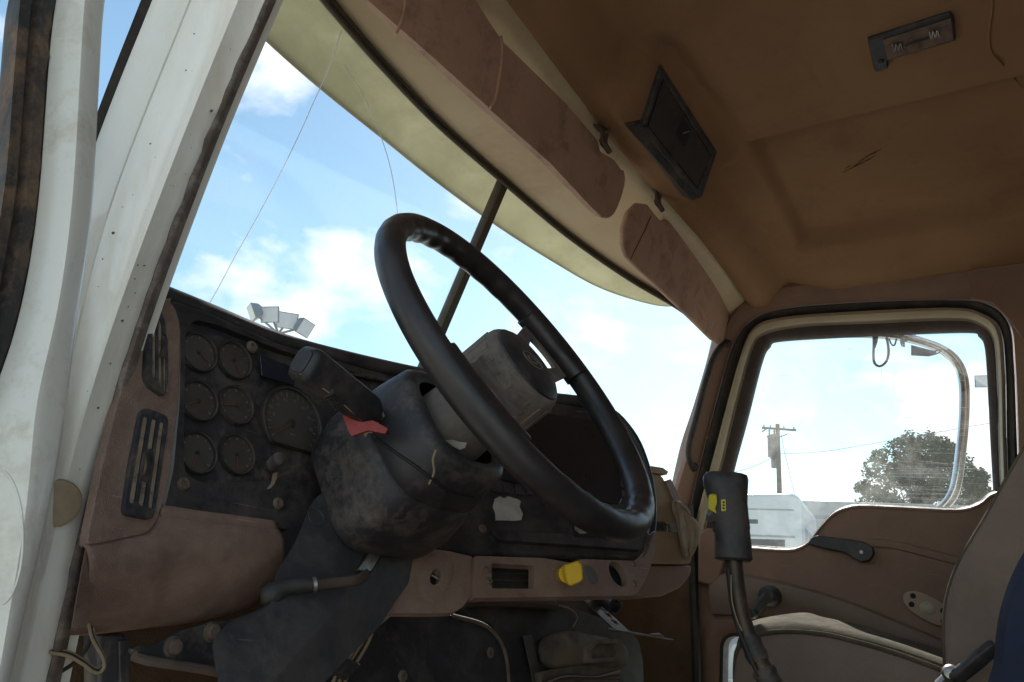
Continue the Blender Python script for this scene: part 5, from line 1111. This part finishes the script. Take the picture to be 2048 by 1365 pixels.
def tree(name, label, base, crown, n, trunk_r, seed, leaf=.16, mats=(LEAF, LEAF2)):
    """crown: list of (centre, radius) clumps"""
    rg = random.Random(seed); t = thing(name, label, 'tree', base, 'trees beyond the truck yard')
    mb = MB(); top = sum((c for c, r in crown), Vector())/len(crown)
    sp = [base, base.lerp(Vector((top.x, top.y, base.z)), .3)+Z*(top.z-base.z)*.25, base.lerp(top, .6)*.5+Vector((base.x, base.y, base.z+(top.z-base.z)*.6))*.5, top]
    c_ = cr_curve(sp, 16); mb.add(*g_tube(c_, [trunk_r*(1-.8*k/15) for k in range(16)], 10))
    for c, r in crown:
        k = rg.randrange(4, 12); a = c_[k]; m_ = a.lerp(c, .5)+Z*.2
        mb.add(*g_tube(cr_curve([a, m_, c+Z*r*.2], 8), [trunk_r*.38*(1-.85*i/7) for i in range(8)], 6))
    mb.build('trunk', BARK, t)
    tot = sum(r**2 for c, r in crown)
    for mi, m in enumerate(mats):
        V_ = []; F_ = []
        for c, r in crown:
            for k in range(int(n*r*r/tot/len(mats))):
                d = Vector((rg.gauss(0, 1), rg.gauss(0, 1), rg.gauss(0, 1))).normalized(); rad = r*(rg.random()**.38)
                hole = noise.noise((c+d*rad)*.9)
                if hole < -.02: continue
                p = c+Vector((d.x, d.y, d.z*.85))*rad*(1+.22*noise.noise(d*2.2+c))
                a = Vector((rg.gauss(0, 1), rg.gauss(0, 1), rg.gauss(0, 1)*.6)).normalized(); b = a.cross(Vector((rg.gauss(0, 1), rg.gauss(0, 1), rg.gauss(0, 1)))).normalized(); s = leaf*rg.uniform(.55, 1.25)
                i = len(V_); V_ += [p-a*s, p+b*s*.55, p+a*s, p-b*s*.55]; F_.append((i, i+1, i+2, i+3))
        me = bpy.data.meshes.new('crown'); me.from_pydata([tuple(q) for q in V_], [], F_); me.materials.append(m)
        o = bpy.data.objects.new('crown' if mi == 0 else 'leaf_sprays', me); COL.objects.link(o); o.parent = t; o.matrix_parent_inverse = Matrix.Translation(-base)
        if mi: o['kind'] = 'stuff'
    return t
TD = 40
def tp(px, py, t=TD): return V(px, py, DEP(t))
PXM = TD/FPX
cl_ = [((1838, 880), 32), ((1815, 905), 38), ((1870, 905), 42), ((1780, 930), 42), ((1835, 945), 55), ((1900, 935), 42), ((1885, 900), 28), ((1750, 955), 36), ((1738, 985), 30), ((1800, 985), 52), ((1870, 985), 55), ((1925, 970), 42), ((1955, 1000), 36), ((1765, 1015), 40), ((1900, 1025), 55), ((1830, 1040), 60), ((1960, 955), 20)]
rg0 = random.Random(5)
crown = [(tp(x, y, TD+rg0.uniform(-2.4, 2.4)), r*PXM*1.1) for (x, y), r in cl_]
tree('tree', 'large dark green leafy tree seen through the passenger window', ground_at(tp(1850, 1040)), crown, 40000, .32, 3, .105)

def boxm(mb, c, hx, hy, hz, fx, rx): return mb.add(*g_box(c, rx*hx, fx*hy, Z*hz))
# far truck: white sleeper cab seen over the door
def truck(name, label, c, heading, body):
    t = thing(name, label, 'truck', c, 'trucks parked across the yard'); fx = Vector((math.cos(heading), math.sin(heading), 0)); rx = Vector((fx.y, -fx.x, 0))
    def P(x, y, z): return c+fx*x+rx*y+Z*z
    prof = body
    for nm, poly, hw, mt, bv in prof:
        v, f = g_prism([P(x, hw, z) for x, z in poly], rx, 2*hw); mesh(nm, v, f, mt, t, bevel=bv, seg=3)
    for x in (-2.6, -1.4, 3.1):
        for s in (-1.05, 1.05):
            v, f = g_lathe([(.0001, .02), (.28, .02), (.34, .12), (.5, .14), (.52, .06), (.52, -.14), (.0001, -.14)], P(x, s, .52), rx*(1 if s > 0 else -1), 22); mesh('wheel', v, f, TYRE, t)
    return t, P, rx
g1 = ground_at(V(1428, 1150, DEP(13.6)))
hd = math.atan2(crx.y, crx.x)+math.pi-.45
t1, P1, rx1 = truck('sleeper_truck', 'white sleeper truck with a rounded roof fairing parked across the yard', g1, hd, [
    ('cab', [(-1.6, .9), (1.0, .9), (1.0, 2.2), (.72, 3.2), (.55, 3.6), (.3, 3.72), (-1.5, 3.78), (-1.6, 3.7)], 1.18, TRUCKW, .08),
    ('hood', [(.99, .75), (3.5, .7), (3.6, 1.5), (3.0, 1.95), (1.01, 2.15)], .95, TRUCKW, .14), ('frame', [(-4.4, .6), (3.4, .6), (3.4, .85), (-4.4, .85)], .45, TYRE, .02),
    ('bumper', [(3.5, .3), (3.75, .3), (3.75, .75), (3.5, .75)], 1.15, CHROME, .05)])
for sgn in (-1, 1):
    v, f = g_prism([P1(x, 1.185*sgn, z) for x, z in ((-1.35, 2.55), (.85, 2.3), (.70, 3.02), (-1.35, 3.05))], rx1*sgn, .012); mesh('side_window', v, f, TGLASS, t1, bevel=.01)
    v, f = g_prism([P1(x, 1.184*sgn, z) for x, z in ((-.95, 3.28), (-.62, 3.28), (-.62, 3.35), (-.95, 3.35))], rx1*sgn, .012); mesh('sleeper_vent', v, f, TGLASS, t1, bevel=.01)
    v, f = g_prism([P1(x, 1.184*sgn, z) for x, z in ((-1.55, .95), (.9, .95), (.9, 1.6), (-1.55, 1.6))], rx1*sgn, .014); mesh('side_skirt', v, f, TRUCKG, t1, bevel=.02)
for z_, h_ in ((3.08, .03), (3.5, .02)):
    v, f = g_prism([P1(x, -1.186, z) for x, z in ((-1.5, z_), (.6, z_), (.6, z_+h_), (-1.5, z_+h_))], -rx1, .012); mesh('panel_seam', v, f, TRUCKG, t1)
    v, f = g_prism([P1(x, 1.186, z) for x, z in ((-1.5, z_), (.6, z_), (.6, z_+h_), (-1.5, z_+h_))], rx1, .012); mesh('panel_seam', v, f, TRUCKG, t1)
for k in range(5):
    v, f = g_box(P1(.3, -.8+.4*k, 3.74), Vector((math.cos(hd), math.sin(hd), 0))*.07, rx1*.05, Z*.035); mesh('marker_light', v, f, YEL, t1, bevel=.02)
for k in range(3):
    v, f = g_prism([P1(-1.606, y, z) for y, z in ((-.7+k*.5, 1.6), (-.3+k*.5, 1.6), (-.3+k*.5, 3.3), (-.7+k*.5, 3.3))], -Vector((math.cos(hd), math.sin(hd), 0)), .01); mesh('rear_panel', v, f, TRUCKG, t1, bevel=.02)
g2 = ground_at(V(1688, 1150, DEP(17)))
t2, P2_, rx2 = truck('box_truck', 'pale grey box truck parked behind the white sleeper truck', g2, hd+.1, [
    ('cargo_box', [(-5.0, 1.1), (1.0, 1.1), (1.0, 4.38), (-5.0, 4.38)], 1.25, TRUCKG, .03), ('cab', [(1.15, .7), (3.4, .7), (3.5, 1.6), (3.1, 2.6), (1.6, 2.7), (1.15, 2.6)], 1.12, TRUCKW, .12), ('frame', [(-4.8, .7), (3.0, .7), (3.0, 1.0), (-4.8, 1.0)], .5, TYRE, .02)])
for k in range(3):
    v, f = g_prism([P2_(x, -1.255, z) for x, z in ((-4.8, 2.2+k*.9), (.8, 2.2+k*.9), (.8, 2.28+k*.9), (-4.8, 2.28+k*.9))], -rx2, .012); mesh('side_rail', v, f, GREYM, t2)

def flood(name, label, base, top, heads, hr):
    t = thing(name, label, 'light pole', base, 'floodlight poles in the yard')
    v, f = g_tube([base, base.lerp(top, .5), top], [.11, .09, .06], 12); mesh('pole', v, f, GREYM, t)
    for (p, aim) in heads:
        v, f = g_seg(top, p, Z, .025, .025); mesh('arm', v, f, GREYM, t)
        aim = Vector(aim).normalized(); r, u, n = basis(aim)
        v, f = g_loft([[p+r*a*hr*s+u*b*hr*s*.8+n*h for a, b in ((-1, -1), (1, -1), (1, 1), (-1, 1))] for s, h in ((.45, -hr*.9), (.8, -hr*.5), (1, hr*.1), (1.06, hr*.14), (1.06, hr*.25))], True, True); hd_ = mesh('lamp_head', v, f, material('hazed_lamp_grey', (.17, .22, .27), (.13, .17, .21), .5) if 'hazed_lamp_grey' not in bpy.data.materials else bpy.data.materials['hazed_lamp_grey'], t, bevel=.02)  # grey lamp heads; the bluish haze in front is put into their colour
        v, f = g_prism([p+r*a*hr*.95+u*b*hr*.76+n*(hr*.265) for a, b in ((-1, -1), (1, -1), (1, 1), (-1, 1))], n, .01); mesh('lens', v, f, material('flood_lens', (.55, .6, .65), (.5, .55, .6), .2) if 'flood_lens' not in bpy.data.materials else bpy.data.materials['flood_lens'], hd_)
ft = V(557, 668, DEP(22)); FD = lambda x, y: V(x, y, DEP(22))
flood('floodlight_pole', 'tall pole with four floodlights seen through the driver side windshield', ground_at(ft), ft, [(FD(507, 625), crx*-.7-fw*.4-Z*.45), (FD(542, 630), crx*-.2-fw*.8-Z*.25), (FD(575, 642), crx*.2-fw*.8-Z*.25), (FD(608, 655), crx*.8-fw*.3-Z*.45)], .27)
f2 = V(1995, 775, DEP(24)); FE = lambda x, y: V(x, y, DEP(24))
flood('floodlight_pole', 'floodlight pole cut off by the rear edge of the passenger window', ground_at(f2), f2, [(FE(1966, 763), crx*-.3-fw*.8-Z*.3), (FE(2020, 760), crx*.5-fw*.6-Z*.4)], .22)
